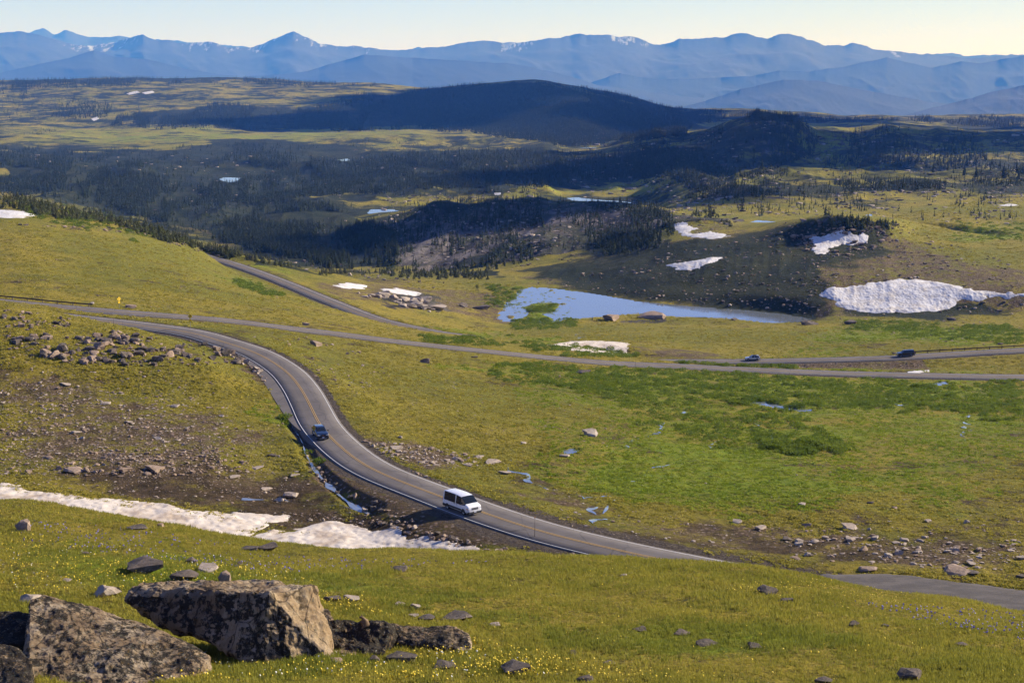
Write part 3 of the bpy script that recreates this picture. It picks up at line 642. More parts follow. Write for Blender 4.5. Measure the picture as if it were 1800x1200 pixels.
# trickles over the marsh and scree: winding wet channels
TRICK = [[(1060,880),(1048,905),(1040,930),(1055,950)],[(1075,800),(1120,775),(1150,765),(1175,745),(1195,720),(1232,717)],[(1250,790),(1265,775),(1275,768)],[(1115,850),(1160,820),(1200,815)],[(880,800),(900,830),(940,850),(985,862)],
         [(1690,725),(1702,740),(1700,760),(1697,776)],[(1010,870),(1030,880),(1075,870),(1065,905)],[(430,880),(480,884),(520,880),(560,888),(600,893),(640,898)],[(1320,745),(1360,770),(1420,790)],[(1560,700),(1590,712),(1640,706)],[(1000,612),(1010,600),(1022,592),(1010,588)]]
for i, t_ in enumerate(TRICK):
    h = hit([p[0] for p in t_], [p[1] for p in t_], VAL); p = catmull([tuple(q) for q in h], .6)
    n = len(p); nz = fbm(np.arange(n)/9., np.zeros(n)+i*7.1, 3, i); p[:, 0] += nz*2.2; p[:, 1] += fbm(np.arange(n)/9., np.zeros(n)+50+i*3, 3, i)*3
    wv = np.clip(.10+1.2*fbm(np.arange(n)/4., np.zeros(n)+i, 3, 99), .01, .8)*(.62 if i != 7 else .8)
    Tn = np.gradient(p[:, :2], axis=0); Tn /= np.linalg.norm(Tn, axis=1)[:, None]+1e-9; Nn = np.stack([-Tn[:, 1], Tn[:, 0]], 1)
    a_ = p[:, :2]-Nn*wv[:, None]; b_ = p[:, :2]+Nn*wv[:, None]; zl = np.maximum(ground(a_[:, 0], a_[:, 1]), ground(b_[:, 0], b_[:, 1]))+.05
    V = np.stack([np.column_stack([a_, zl]), np.column_stack([b_, zl])], 1).reshape(-1, 3)
    tag(link('trickle', np_mesh('trickle', V, grid_faces(n, 2)[:, ::-1], M['water'])), 'thin glinting trickle of melt water', 'stream', kind='structure')

# ------------------------------------------------------------------ snow patches
SNOW = [
 ([(-60,846),(0,854),(40,863),(100,866),(160,872),(250,880),(340,893),(400,904),(498,908),(500,915),(470,930),(440,940),(380,952),(330,952),(200,925),(100,905),(0,895),(-60,890)], VAL, .35, 'long white snow bank below the rocky slope at lower left'),
 ([(425,941),(480,934),(520,937),(545,925),(565,917),(605,915),(640,925),(690,934),(715,948),(770,951),(805,961),(842,973),(840,985),(700,988),(600,985),(500,975),(425,958)], VAL, .6, 'dirty snow bank ending at the rocky road embankment'),
 ([(1437,514),(1470,504),(1530,498),(1600,491),(1650,496),(1700,507),(1760,515),(1810,519),(1810,524),(1740,523),(1690,530),(1655,548),(1600,550),(1540,550),(1475,541),(1466,530),(1445,522)], VAL, 1.2, 'largest white snowfield on the slope right of the pond'),
 ([(1424,417),(1450,414),(1500,410),(1533,414),(1520,424),(1480,431),(1455,438),(1450,447),(1436,446),(1425,440),(1434,430)], VAL, .8, 'snow patch with a ragged tail on the dark mound'),
 ([(1172,466),(1210,460),(1240,455),(1268,452),(1258,461),(1235,468),(1213,477),(1190,474)], VAL, .6, 'thin slanting snow patch low on the dark slope above the pond'),
 ([(1179,396),(1204,391),(1226,402),(1208,408),(1216,413),(1250,407),(1286,415),(1250,420),(1205,417)], VAL, .6, 'curved snow patch on the pale rock ridge'),
 ([(585,502),(610,497),(645,501),(640,508),(605,507)], VAL, .5, 'small snow patch beside the slanting left road'),
 ([(668,510),(700,507),(742,515),(735,520),(700,517)], VAL, .5, 'small snow patch behind the grey outcrop'),
 ([(960,606),(1000,600),(1060,600),(1110,603),(1100,614),(1086,623),(1050,621),(1000,615)], VAL, .5, 'dirty flat snow patch behind the middle of the road'),
 ([(-40,369),(30,371),(64,377),(40,384),(-40,385)], VAL, .6, 'snow patch on the shrubby crest at far left'),
 ([(1752,361),(1775,358),(1790,361),(1770,363)], VAL, .3, 'sliver of snow under the rocks at far right'),
 ([(1598,654),(1632,650),(1634,653),(1612,656),(1600,657)], VAL, .3, 'small snow remnant between the two right hand roads'),
 ([(222,165),(240,160),(246,163),(228,167)], VAL, .5, 'tiny left one of the snow spots on the far plateau'),
 ([(250,163),(268,160),(272,163),(256,166)], VAL, .5, 'tiny right one of the snow spots on the far plateau'),
 ([(160,209),(170,205),(174,209),(165,213)], VAL, .5, 'tiny snow spot among trees on the far left slope'),
 ([(868,339),(880,338),(880,342),(870,343)], VAL, .5, 'tiny snow spot in front of the long narrow lake'),
]
for i, (P, ym, th, lab) in enumerate(SNOW):
    h = hit([p[0] for p in P], [p[1] for p in P], ym)
    wp = [(a, b) for a, b, c in h if not np.isnan(a)]
    A = np.asarray(wp); size = max(np.ptp(A[:, 0]), np.ptp(A[:, 1])); step = max(.22, size/260)
    w_ = min(np.ptp(A[:, 0]), np.ptp(A[:, 1])); bw = min(4., w_*.35)
    def zf(x, y, s, th=th, bw=bw, i=i, step=step):
        b_ = np.clip(-s/bw, 0, 1)
        return ground(x, y)+.7*th*b_*(.8+.25*fbm(x/5, y/5, 3, i))+(.10*th*fbm(x/1.3, y/2.0, 3, i+40))*b_+np.where(s > 0, -.3*s-.1, .04)
    me = sheet('snow_patch', wp, zf, M['dirty_snow' if i < 2 or lab.startswith('dirty') else 'snow'], step, 0, min(2.0, w_*.09), i+3)
    tag(link('snow_patch', me), lab, 'snow patch', 'old snow patches left on the slopes')

# ------------------------------------------------------------------ far mountains
def mountain_material(name, c1, c2, snow):
    m, nt, N, L, b = newmat(name); q = NB(nt)
    c = q.ramp(q.noise(.0012, 10, .7), [(.35, c1), (.65, c2)])
    a = N.new('ShaderNodeAttribute'); a.attribute_name = 'snow'
    e = q.m('ADD', a.outputs['Fac'], q.m('MULTIPLY', q.m('SUBTRACT', q.noise(.0045, 8, .8, q.map((1.6, .3, .5))), .5), 2.6))
    c = q.mix(q.step(e, .88, .96), c, (.42, .44, .48))
    L.new(c, b.inputs['Base Color']); b.inputs['Roughness'].default_value = 1
    return m
M['mtn'] = mountain_material('mountain_rock', (.016, .02, .02), (.05, .05, .048), 1)
M['mtn_forest'] = mountain_material('mountain_forest', (.006, .012, .013), (.015, .021, .022), 0)
def mountains(name, crest, Yr, base, depth, mat, label, seed, snowk=0., nt_=700, spur=1.0):
    tx = []; tz = []
    for px, py in crest:
        X, Y, Z = at_y(px, py, Yr); tx.append(float(X)); tz.append(float(Z))
    X = np.linspace(tx[0], tx[-1], nt_); cz = np.interp(X, tx, tz)
    ppm = F/Yr
    cs = cz.copy()
    for _ in range(60): cs[1:-1] = (cs[:-2]+cs[1:-1]+cs[2:])/3
    cz = cz+(fbm(X*ppm/16, X*0, 6, seed, .6)*(3.4 if mat == M['mtn'] else 1.5))/ppm
    nv = 90; vv = np.concatenate([-np.linspace(1, 0, 70)**1.3, np.linspace(0, 1, 21)[1:]])
    V = np.zeros((nv, nt_, 3))
    for i, v in enumerate(vv):
        a = abs(v); yy = Yr+v*depth+ridged(X/(depth*.45), X*0+seed, 3, seed)*depth*.10*(1-a)
        rg = ridged(X/(depth*.22)+v*1.2, X*0+v*2.2, 5, seed+9)*spur
        zz = base+(cs-base)*(1-a**.82)+(cz-cs)*math.exp(-a*14)+rg*(cz-base)*.085*np.sin(math.pi*min(1, a*1.15))**.8*(a < .9)
        V[i, :, 0] = X*yy/Yr; V[i, :, 1] = yy; V[i, :, 2] = np.minimum(zz, cz)
    me = np_mesh(name, V.reshape(-1, 3), grid_faces(nv, nt_), mat, True)
    sn = np.zeros((nv, nt_), np.float32)
    for i, v in enumerate(vv): sn[i] = snowk*np.clip(1-abs(v)*3.2, 0, 1)*sstep(.35, .8, (cz-base)/(cz.max()-base))*(.6+.5*vnoise(X*ppm/60, X*0, seed+3))
    at = me.attributes.new('snow', 'FLOAT', 'POINT'); at.data.foreach_set('value', sn.ravel())
    tag(link(name, me), label, 'mountains', kind='structure')
mountains('mountain_range', [(-300,60),(-40,52),(0,58),(30,56),(50,58),(75,49),(95,60),(115,54),(140,62),(165,66),(205,63),(240,68),(300,72),(520,90),(700,88),(735,85),(900,90),(1400,95),(1560,100),(1640,97),(1672,93),(1700,98),(1850,96),(2100,95)], 36000, -900, 5000, M['mtn'], 'farthest hazy blue peaks on the horizon', 3, .5)
mountains('mountain_range', [(-300,70),(0,58),(45,56),(85,66),(120,78),(160,80),(200,74),(235,64),(252,62),(275,70),(300,72),(330,77),(375,75),(400,84),(440,84),(470,74),(495,62),(515,56),(530,63),(560,76),(600,81),(650,84),(690,90),(740,86),(790,80),(845,70),(880,74),(920,75),(960,68),(1000,64),(1018,58),(1030,63),(1060,60),(1085,65),(1110,62),(1125,68),(1160,81),(1195,68),(1215,70),(1260,68),(1290,60),(1310,58),(1330,66),(1350,70),(1370,61),(1385,59),(1410,66),(1450,79),(1480,80),(1502,76),(1540,86),(1600,93),(1640,96),(1700,103),(1800,97),(2100,90)], 28000, -900, 6500, M['mtn'], 'long blue mountain range with snow streaks across the horizon', 11, .95)
mountains('mountain_range', [(-300,150),(0,128),(60,115),(120,102),(165,88),(200,100),(260,104),(320,120),(420,136),(530,128),(640,96),(700,100),(760,104),(900,112),(980,128),(1050,150),(1200,170),(1500,180)], 22000, -800, 5500, M['mtn_forest'], 'lower blue ridges in front of the main range at left', 21, .1)
mountains('mountain_range', [(900,200),(980,160),(1040,145),(1090,128),(1125,136),(1160,140),(1230,138),(1320,134),(1370,124),(1420,126),(1480,118),(1560,101),(1585,108),(1640,120),(1690,108),(1720,112),(1800,98),(1900,92),(2100,100)], 24000, -1100, 5000, M['mtn_forest'], 'blue forested ridge with a notched knob at right', 31, 0)
mountains('mountain_range', [(1120,210),(1240,178),(1300,158),(1380,140),(1440,143),(1500,155),(1640,180),(1800,190),(2100,200)], 18500, -900, 3500, M['mtn_forest'], 'low hazy ridge rising behind the dark forest belt', 41, 0)
mountains('mountain_range', [(1540,215),(1610,196),(1680,180),(1740,163),(1800,150),(1900,140),(2100,150)], 15500, -750, 3000, M['mtn_forest'], 'dark blue forested hill at the right edge of the valley', 51, 0)

# ------------------------------------------------------------------ rocks
def ico(sub):
    bm = bmesh.new(); bmesh.ops.create_icosphere(bm, subdivisions=sub, radius=1)
    V = np.array([v.co[:] for v in bm.verts]); Fc = np.array([[v.index for v in f.verts] for f in bm.faces]); bm.free(); return V, Fc
ICO = {k: ico(k) for k in (1, 2, 3)}
def rock_shape(sub, seed, planes=11):
    r = np.random.default_rng(seed); V, Fc = ICO[sub]; V = V.copy()
    for k in range(planes):
        n = r.normal(size=3); n[2] *= .7; n /= np.linalg.norm(n); d = r.uniform(.30, .72)
        p = V@n; V = V-np.outer(np.maximum(0, p-d), n)
    V[:, 2] = np.minimum(V[:, 2], r.uniform(.3, .6)+V[:, 0]*r.uniform(-.3, .3)+V[:, 1]*r.uniform(-.2, .2))
    V *= 1/np.abs(V).max(0); V[:, 2] = V[:, 2]*.5+.22       # sits with its lower part in the ground
    V += r.normal(size=V.shape)*.012*(3/sub)
    return V, Fc
ROCKS = []       # px, py(base), w px, h px, tone, label, group, ymin
def rk(px, py, w, h, tone, label=None, group=None, ymin=VAL): ROCKS.append((px, py, w, h, tone, label, group, ymin, None))
FG = 30
# single boulders the photo shows
for a in [
 (35,932,34,26,'brown','pointed brown boulder at the left edge above the flowers'),(283,925,16,10,'brown','small brown rock on the edge of the snow bank'),(240,929,44,8,'dark','low dark rock in the grass below the snow bank'),
 (148,974,18,9,'dark','small dark stone alone in the yellow flowers'),(243,1008,86,24,'dark','long flat dark rock in the flowers above the big boulders'),(334,989,26,12,'dark','rounded grey stone on top of the lichened flat rock'),
 (357,1004,48,16,'pale','pale lichened flat rock in the flowers'),(389,1024,28,28,'brown','upright brown rock above the biggest boulder'),(326,1021,60,20,'dark','sloping grey rock slab between two stones'),
 (183,1047,54,20,'pale','pale rounded rock left of the biggest boulder'),(118,1022,20,6,'pale','pale low stone in the flowery grass'),(50,1058,52,14,'pale','pale splintered rock behind the lichened slab'),
 (469,968,46,14,'dark','dark pointed rock on the crest left of centre'),(437,967,34,7,'dark','low dark rock beside the dark pointed rock on the crest'),(420,992,13,9,'dark','small dark grey stone above the flowers left of centre'),
 (617,1057,30,14,'pale','pale grey wedge of rock behind the long dark rock'),(730,1070,18,13,'pale','small bright stone upright in the green grass'),(705,1063,22,7,'pale','small flat stone left of the bright upright stone'),
 (727,1084,19,7,'pale','flat grey stone below the bright upright stone'),(801,1089,62,17,'dark','dark blocky rock right of the marmot'),(752,1091,36,9,'dark','low rock left of the dark blocky rock'),
 (873,1101,22,9,'pale','pale crumbly stone right of the dark blocky rock'),(902,1187,62,20,'dark','dark rounded rock in the flowers at bottom centre'),(593,1166,30,11,'brown','pink brown stone at the foot of the orange rock face'),
 (656,1164,26,18,'dark','small dark rock below the long dark rock'),(706,1162,56,17,'dark','dark sloping rock in front of the long dark rock'),(775,1174,50,12,'dark','grey rock half hidden in flowers at bottom centre'),
 (585,1058,34,16,'dark','grey rock ledge right behind the orange faced boulder'),(648,1007,14,5,'dark','dark stone in the grass above the marmot rock'),(700,1003,30,6,'dark','dark low stone in the middle of the foreground grass'),
 (1350,1047,38,15,'dark','dark pointed rock on the right foreground slope'),(1383,1058,25,9,'dark','small dark rock beside the dark pointed rock'),(1503,1101,24,11,'dark','grey rock lying alone on the right foreground slope'),
 (1557,1101,13,6,'dark','small bluish stone in the right foreground grass'),(1326,1139,32,13,'dark','dark rock at the low edge of the green hollow'),(1693,1137,27,9,'dark','dark wedge of rock at far right foreground'),
 (1198,1115,40,7,'dark','flat rock right of the grassy hollow rim'),(1245,1134,46,8,'dark','row of low dark rock below the green hollow'),(1126,1110,28,7,'dark','flat dark stone on the left rim of the green hollow'),
 (1606,1198,46,24,'dark','dark rock at the bottom right edge'),(1028,1199,32,14,'dark','dark rock at the bottom edge right of centre'),(1452,1202,36,12,'dark','low dark rock at the bottom edge between two others'),
 (1098,1012,16,5,'pale','small stone near the crest right of centre'),
 (1005,1150,20,5,'dark','thin dark stone in the lower middle grass'),(1072,1166,26,5,'dark','low stone in the lower grass right of centre')]:
    rk(*a, None, FG)
for a in [
 (1033,766,34,17,'pale','big pale boulder alone in the green meadow'),(749,638,23,12,'brown','brown boulder alone in the meadow below the middle road'),(230,542,25,11,'brown','brown boulder beside the yellow sign and upper road'),
 (160,534,10,5,'pale','small pale boulder at the end of the guardrail'),(538,572,17,9,'brown','brown boulder above the middle road'),(556,609,28,11,'brown','dark pointed boulder between the bend and the middle road'),
 (1490,930,34,12,'pale','pale boulder on the brown ground above the pullout'),(1293,919,24,9,'pale','pale boulder at the left of the brown flat'),(1338,931,28,9,'pale','flat pale slab on the brown flat'),(1382,949,24,6,'dark','dark flat stone on the brown flat'),
 (1421,925,22,7,'brown','brown low boulder at the middle of the brown flat'),(1634,917,16,8,'pale','small grey boulder right on the brown flat'),(1700,919,14,7,'pale','small pale boulder near the right edge of the flat'),
 (1575,894,14,6,'brown','brown stone at the edge of the green meadow'),(1530,885,14,5,'dark','bluish stone on the green meadow edge'),(1412,888,20,5,'pale','thin pale slab in the green meadow'),
 (1522,1004,42,14,'brown','rounded brown boulder at the left end of the pullout'),(1680,1008,54,16,'brown','wide brown boulder behind the pullout'),(1712,1011,30,8,'dark','dark boulder joined to the wide brown one'),
 (1796,1016,20,10,'dark','dark rock at the right edge above the pullout'),
 (513,875,34,15,'pale','pale block near the snow by the stream'),(488,881,20,11,'pale','smaller pale block left of the pale block by the stream'),(470,861,28,7,'pale','flat pale boulder above the pale blocks'),
 (516,837,22,5,'pale','long pale stone on the brown slope by the stream'),(452,824,26,6,'pale','pale smooth slab on the brown slope'),(409,840,26,5,'pale','thin pale slab on the lower brown slope'),
 (308,716,22,7,'pale','pale slab above the rusty scree'),(187,711,24,7,'pale','bluish pale slab on the left scree'),(114,678,20,7,'pale','pale rock near the top of the left scree'),
 (125,830,44,16,'brown','long pinkish rock lying in the rusty scree'),(102,826,14,14,'brown','upright pinkish rock at the end of the long one'),(153,830,14,16,'brown','upright rust coloured rock right of the long pinkish rock'),(84,806,20,11,'brown','rusty block above the long pinkish rock'),
 (273,829,44,10,'brown','reddish slab in the middle of the rusty scree'),(50,832,16,8,'brown','rusty stone at the left of the rusty scree'),(218,829,22,10,'brown','rusty stone left of the reddish slab'),
 (133,762,20,8,'pale','pale bright stone on the left scree'),(143,771,14,6,'pale','pale stone just below the bright stone'),(276,771,24,7,'pale','long pale stone at the middle of the scree'),(226,744,16,6,'pale','small grey slab right of the scree top'),
 (478,802,18,6,'dark','grey stone near the stream'),(388,732,16,5,'pale','pale flat stone below the rock pile'),
 (869,815,34,10,'pale','long pale slab right of the grey rubble'),(843,804,20,6,'pale','flat stone at the tip of the grey rubble'),(887,833,24,7,'pale','pale flat slab below the long pale slab'),(995,803,24,7,'pale','flat stone near the small pool'),
 (918,780,14,6,'pale','rounded grey stone above the small pool'),(704,770,10,8,'pale','pale upright stone above the grey rubble'),(694,790,30,8,'pale','large flat stone on top of the grey rubble'),
 (1422,571,34,13,'dark','dark outcrop boulder at the right end of the pond'),(1497,570,28,12,'dark','dark outcrop boulder right of the pond end'),(1672,563,18,8,'dark','square dark boulder below the largest snowfield'),
 (848,545,40,15,'dark','grey outcrop at the left end of the pond'),(812,539,22,9,'dark','smaller grey outcrop left of the pond'),
 (1078,564,36,14,'brown','reddish outcrop on the near pond shore'),(1140,560,60,11,'brown','long low outcrop on the near pond shore'),(1290,563,14,6,'dark','small dark rock on the near pond shore'),
 (982,664,7,8,'brown','small pointed pale rock in the upper meadow'),(1025,657,30,6,'dark','flat dark rocks on the bank of the middle road'),(835,629,14,5,'dark','dark rock just below the middle road'),
 (1573,622,10,5,'dark','dark stone near the black car'),(1760,606,12,4,'dark','tiny dark stone above the right guardrail')]:
    rk(*a)
def scatter(poly, n, wlo, whi, asp, tones, label, group, ymin=VAL, ymax=9000, clump=.5, seed=0):
    P = np.asarray(poly, float); r = np.random.default_rng(seed+100); out = []
    while len(out) < n:
        x = r.uniform(P[:, 0].min(), P[:, 0].max(), 4*n); y = r.uniform(P[:, 1].min(), P[:, 1].max(), 4*n)
        k = poly_sd(poly, x, y) < 0
        k &= fbm(x/40, y/14, 3, seed) > r.uniform(-1, 1, len(x))*(1-clump)-.15*clump
        for a, b in zip(x[k], y[k]):
            w_ = wlo*(whi/wlo)**(r.random()**2.2); out.append((a, b, w_, w_*r.uniform(*asp), r.choice(tones), label, group, ymin, seed))
            if len(out) >= n: break
    ROCKS.extend(out)
scatter([(10,570),(60,560),(150,580),(240,588),(330,598),(420,610),(440,640),(380,640),(250,645),(130,640),(20,625)], 380, 6, 30, (.5, .8), ['brown','dark','dark','brown','dark'], 'jagged brown boulder in the rock pile left of the bend', 'boulders of the pile left of the bend', seed=1, clump=.3)
scatter([(0,545),(50,548),(130,562),(120,575),(60,570),(0,560)], 40, 6, 16, (.5, .8), ['brown','dark'], 'brown boulder in the row along the crest behind the rock pile', 'boulders on the crest behind the pile', seed=2)
scatter([(395,612),(430,612),(455,640),(470,665),(462,672),(440,650),(410,632)], 110, 5, 14, (.6, .9), ['brown','brown','pale'], 'stone in the stacked bank above the inside of the bend', 'stones of the bank inside the bend', seed=3, clump=.1)
scatter([(535,795),(560,820),(600,850),(650,880),(700,900),(760,935),(830,955),(930,972),(1010,980),(900,985),(760,965),(660,915),(590,870),(545,835)], 260, 4, 17, (.55, .85), ['brown','brown','pale','dark'], 'rock on the embankment below the near road', 'rocks of the road embankment', seed=4, clump=.1)
scatter([(640,775),(700,778),(780,790),(850,800),(890,815),(820,822),(740,820),(680,805)], 330, 3, 13, (.4, .7), ['pale','pale','brown'], 'grey stone in the rubble field right of the bend', 'stones of the grey rubble field', seed=5, clump=.1)
scatter([(720,825),(780,850),(850,880),(930,915),(1010,935),(990,945),(880,905),(800,868),(730,838)], 90, 4, 14, (.5, .8), ['pale','brown'], 'stone along the far edge of the near road', 'stones along the far road edge', seed=6, clump=.2)
scatter([(0,665),(150,680),(350,710),(420,760),(400,830),(250,835),(0,835)], 2600, 1.6, 9, (.35, .6), ['brown','brown','brown','pale','pale'], 'rusty stone of the wide scree slope at left', 'stones of the left scree', seed=7, clump=.15)
scatter([(120,790),(420,790),(460,830),(380,845),(100,835)], 420, 3, 12, (.45, .75), ['brown'], 'rusty stone in the dense band low on the left scree', 'stones of the rusty band', seed=8, clump=.2)
scatter([(0,620),(300,640),(520,740),(560,900),(300,880),(0,850)], 1100, 2, 9, (.3, .5), ['pale','brown'], 'pale stone on the slope left of the stream', 'pale stones left of the stream', seed=9, clump=.4)
scatter([(1380,950),(1500,940),(1800,950),(1800,1000),(1700,1005),(1560,990),(1400,985)], 260, 4, 22, (.3, .5), ['pale','pale','brown'], 'pale angular stone on the brown flat above the pullout', 'pale stones above the pullout', seed=10, clump=.4)
scatter([(950,850),(1100,880),(1300,930),(1500,920),(1800,900),(1800,1000),(1400,990),(1150,950),(1000,930)], 500, 2, 9, (.35, .6), ['pale','brown'], 'small stone on the brown flat right of the near road', 'small stones on the brown flat', seed=11, clump=.4)
scatter([(440,590),(560,590),(700,640),(640,700),(560,680),(500,640)], 320, 1.5, 8, (.4, .7), ['brown','dark','pale'], 'small stone on the meadow right of the bend', 'small stones right of the bend', seed=12, clump=.5)
scatter([(560,640),(1100,700),(1100,790),(800,770),(640,740)], 700, 1.2, 5, (.4, .7), ['brown','dark','pale'], 'tiny stone dotted over the meadow', 'tiny meadow stones', seed=13, clump=.3)
scatter([(1080,680),(1800,690),(1800,930),(1500,910),(1150,900),(1040,800)], 500, 1.2, 5, (.4, .7), ['brown','dark','pale'], 'tiny stone in the right hand meadow', 'tiny stones in the right meadow', seed=41, clump=.4)
scatter([(0,420),(350,470),(600,560),(560,600),(200,540),(0,510)], 160, 1.5, 5, (.4, .7), ['brown','dark'], 'tiny stone on the golden left slope', 'tiny stones on the golden slope', seed=14, clump=.3)
scatter([(620,515),(680,520),(730,528),(785,548),(760,550),(680,535)], 60, 8, 34, (.35, .6), ['dark','pale'], 'grey slab of the outcrop left of the pond', 'slabs of the grey outcrop', seed=15, clump=0)
scatter([(930,500),(1150,450),(1400,400),(1600,400),(1800,470),(1800,550),(1440,556),(1380,545),(1150,528)], 2200, 1.5, 9, (.4, .7), ['brown','brown','dark','dark','pale'], 'stone on the dark slope above the pond', 'stones of the dark slope above the pond', seed=16, clump=.3)
scatter([(1340,640),(1620,637),(1640,648),(1420,649)], 150, 1.5, 5, (.6, .9), ['brown','dark'], 'stone on the bank between the two right hand roads', 'stones on the bank between the roads', seed=17, clump=.1)
scatter([(895,530),(945,520),(930,545),(885,560)], 45, 1.5, 5, (.4, .6), ['dark','brown'], 'small rock standing in the shallow pond', 'rocks in the shallow pond', seed=18, clump=0)
scatter([(0,395),(250,400),(420,460),(380,450),(220,410),(60,398)], 140, 3, 10, (.4, .7), ['brown','dark'], 'dark rock along the crest of the golden slope', 'rocks along the golden crest', seed=19, clump=.3)
scatter([(440,450),(660,470),(800,500),(760,512),(560,480)], 90, 3, 10, (.4, .7), ['dark','pale'], 'grey rock beside the forest edge at mid left', 'rocks by the forest edge', seed=20, clump=.4)
scatter([(1440,540),(1800,545),(1800,620),(1650,600),(1480,580)], 220, 1.5, 7, (.4, .7), ['brown','pale','dark'], 'stone in the green basin below the largest snowfield', 'stones in the green basin', seed=21, clump=.4)
scatter([(600,400),(760,375),(900,360),(1160,362),(1290,385),(1280,420),(1060,450),(880,480),(740,470)], 700, 3, 12, (.3, .6), ['dark','dark','pale'], 'grey boulder on the rocky ridge in the middle distance', 'boulders of the rocky ridge', ymin=700, seed=22, clump=.4)
scatter([(0,1000),(500,1000),(900,1050),(1800,1130),(1800,1200),(0,1200)], 30, 4, 10, (.3, .6), ['dark','pale'], 'small stone lying in the foreground grass', 'small stones in the foreground grass', ymin=FG, ymax=VAL, seed=23, clump=.3)
scatter([(200,860),(420,900),(640,900),(700,930),(560,915),(460,930),(500,905),(350,892)], 260, 2, 8, (.35, .6), ['brown','dark','pale'], 'wet stone beside the melting snow', 'wet stones beside the snow', seed=24, clump=.3)

scatter([(0,640),(300,650),(480,760),(540,860),(420,870),(0,850)], 2600, 1.2, 4, (.35, .6), ['brown','pale','pale'], 'gravelly stone of the left slope', 'gravel of the left slope', seed=31, clump=.2)
scatter([(680,340),(1000,330),(1300,300),(1800,300),(1800,345),(1300,350),(1290,420),(1100,450),(760,470),(650,420)], 1500, 3, 15, (.25, .5), ['dark','pale','dark'], 'outcrop on the hills behind the pond', 'outcrops of the hills', ymin=900, seed=32, clump=.75)
scatter([(1000,240),(1280,220),(1350,205),(1440,235),(1800,235),(1800,320),(1300,330),(1000,330)], 1300, 3, 14, (.25, .5), ['dark','pale','dark'], 'outcrop on the far right hills', 'outcrops of the far hills', ymin=1600, seed=33, clump=.75)
scatter([(1180,345),(1800,330),(1800,400),(1600,385),(1400,380),(1200,378)], 600, 3, 13, (.25, .45), ['dark','pale'], 'low outcrop on the right plateau', 'outcrops of the right plateau', ymin=800, seed=34, clump=.75)
scatter([(0,270),(600,260),(900,280),(900,330),(640,400),(480,440),(200,360)], 500, 2, 9, (.25, .45), ['dark','pale'], 'outcrop in the forest valley', 'outcrops of the forest valley', ymin=800, seed=35, clump=.75)
scatter([(1380,392),(1480,384),(1600,398),(1560,430),(1500,455),(1400,440)], 260, 4, 18, (.35, .6), ['dark','brown'], 'dark rock of the mound above the pond', 'rocks of the dark mound', ymin=700, seed=36, clump=.3)
_many = ('outcrop',)
def pick_tone(t): return M['rock_'+t]
rv = {}
for t in ('brown', 'pale', 'dark'):
    for k in range(9):
        V, Fc = rock_shape(2, 300+k+{'brown': 0, 'pale': 20, 'dark': 40}[t]); rv[(t, k)] = np_mesh('boulder', V, Fc, M['rock_'+t])
A = np.array([(r[0], r[1]) for r in ROCKS]); ym = np.array([r[7] for r in ROCKS], float)
W3 = np.full((len(ROCKS), 3), np.nan)
for y_ in np.unique(ym):
    k = ym == y_; W3[k] = hit(A[k, 0], A[k, 1], y_)
insnow = np.zeros(len(ROCKS), bool)
for P_, *_r in SNOW: insnow |= poly_sd(P_, A[:, 0], A[:, 1]) < -1
onroad = insnow | (gsample(roaddist, W3[:, 0].clip(-1e5, 1e5), np.nan_to_num(W3[:, 1], nan=100)) < 3.9)
pool = np.zeros(len(ROCKS), bool)
order = sorted(range(len(ROCKS)), key=lambda i: (0 if ROCKS[i][6] is None else (2 if 'utcrop' in ROCKS[i][5] and 'near' not in ROCKS[i][5] and 'slab' not in ROCKS[i][5] else 1), -ROCKS[i][2]*ROCKS[i][3]))
cnt = 0; rest = {'brown': [], 'pale': [], 'dark': []}
for i in order:
    px, py, w_, h_, tone, lab, grp, y_, sd_ = ROCKS[i]
    if np.isnan(W3[i, 0]) or (onroad[i] and grp): continue
    X, Y, Z = W3[i]; sc = math.hypot(Y, Z)/F
    wm = w_*sc/2; hm = h_*sc/.72*.8; rz = random.uniform(0, 6.28); dm = wm*random.uniform(.75, 1.1)
    if cnt < 292:
        k = random.randrange(9); o = bpy.data.objects.new('boulder', rv[(tone, k)]); col.objects.link(o)
        if grp is None: rz = random.uniform(-.4, .4)
        o.location = (X, Y+dm*.5, Z-hm*.03); o.scale = (wm, dm, hm); o.rotation_euler = (random.uniform(-.1, .1), random.uniform(-.12, .12), rz)
        if grp and abs(math.sin(rz)) > .3: o.scale = (wm, wm*.9, hm)
        tag(o, lab, 'rock', grp or 'single boulders on the meadows'); cnt += 1
    else: rest[tone].append((X, Y+dm*.3, Z, wm, dm, hm, rz))
for tone, lst in rest.items():
    Vs = []; Fs = []; off = 0; variants = [rock_shape(1, 700+j+ord(tone[0]), 8) for j in range(12)]
    for j, (X, Y, Z, a, b_, c_, rz) in enumerate(lst):
        V, Fc = variants[j % 12]; c, s = math.cos(rz), math.sin(rz)
        q = V*(a, b_, c_)-(0, 0, c_*.12); q = np.column_stack([q[:, 0]*c-q[:, 1]*s, q[:, 0]*s+q[:, 1]*c, q[:, 2]])+(X, Y, Z)
        Vs.append(q); Fs.append(Fc+off); off += len(V)
    tag(link('scattered_stones', np_mesh('scattered_stones', np.concatenate(Vs), np.concatenate(Fs), M['rock_'+tone])), {'brown': 'countless rusty brown stones strewn over the scree and banks', 'pale': 'countless pale stones strewn over the slopes', 'dark': 'countless dark stones strewn over the slopes'}[tone], 'stones', kind='stuff')

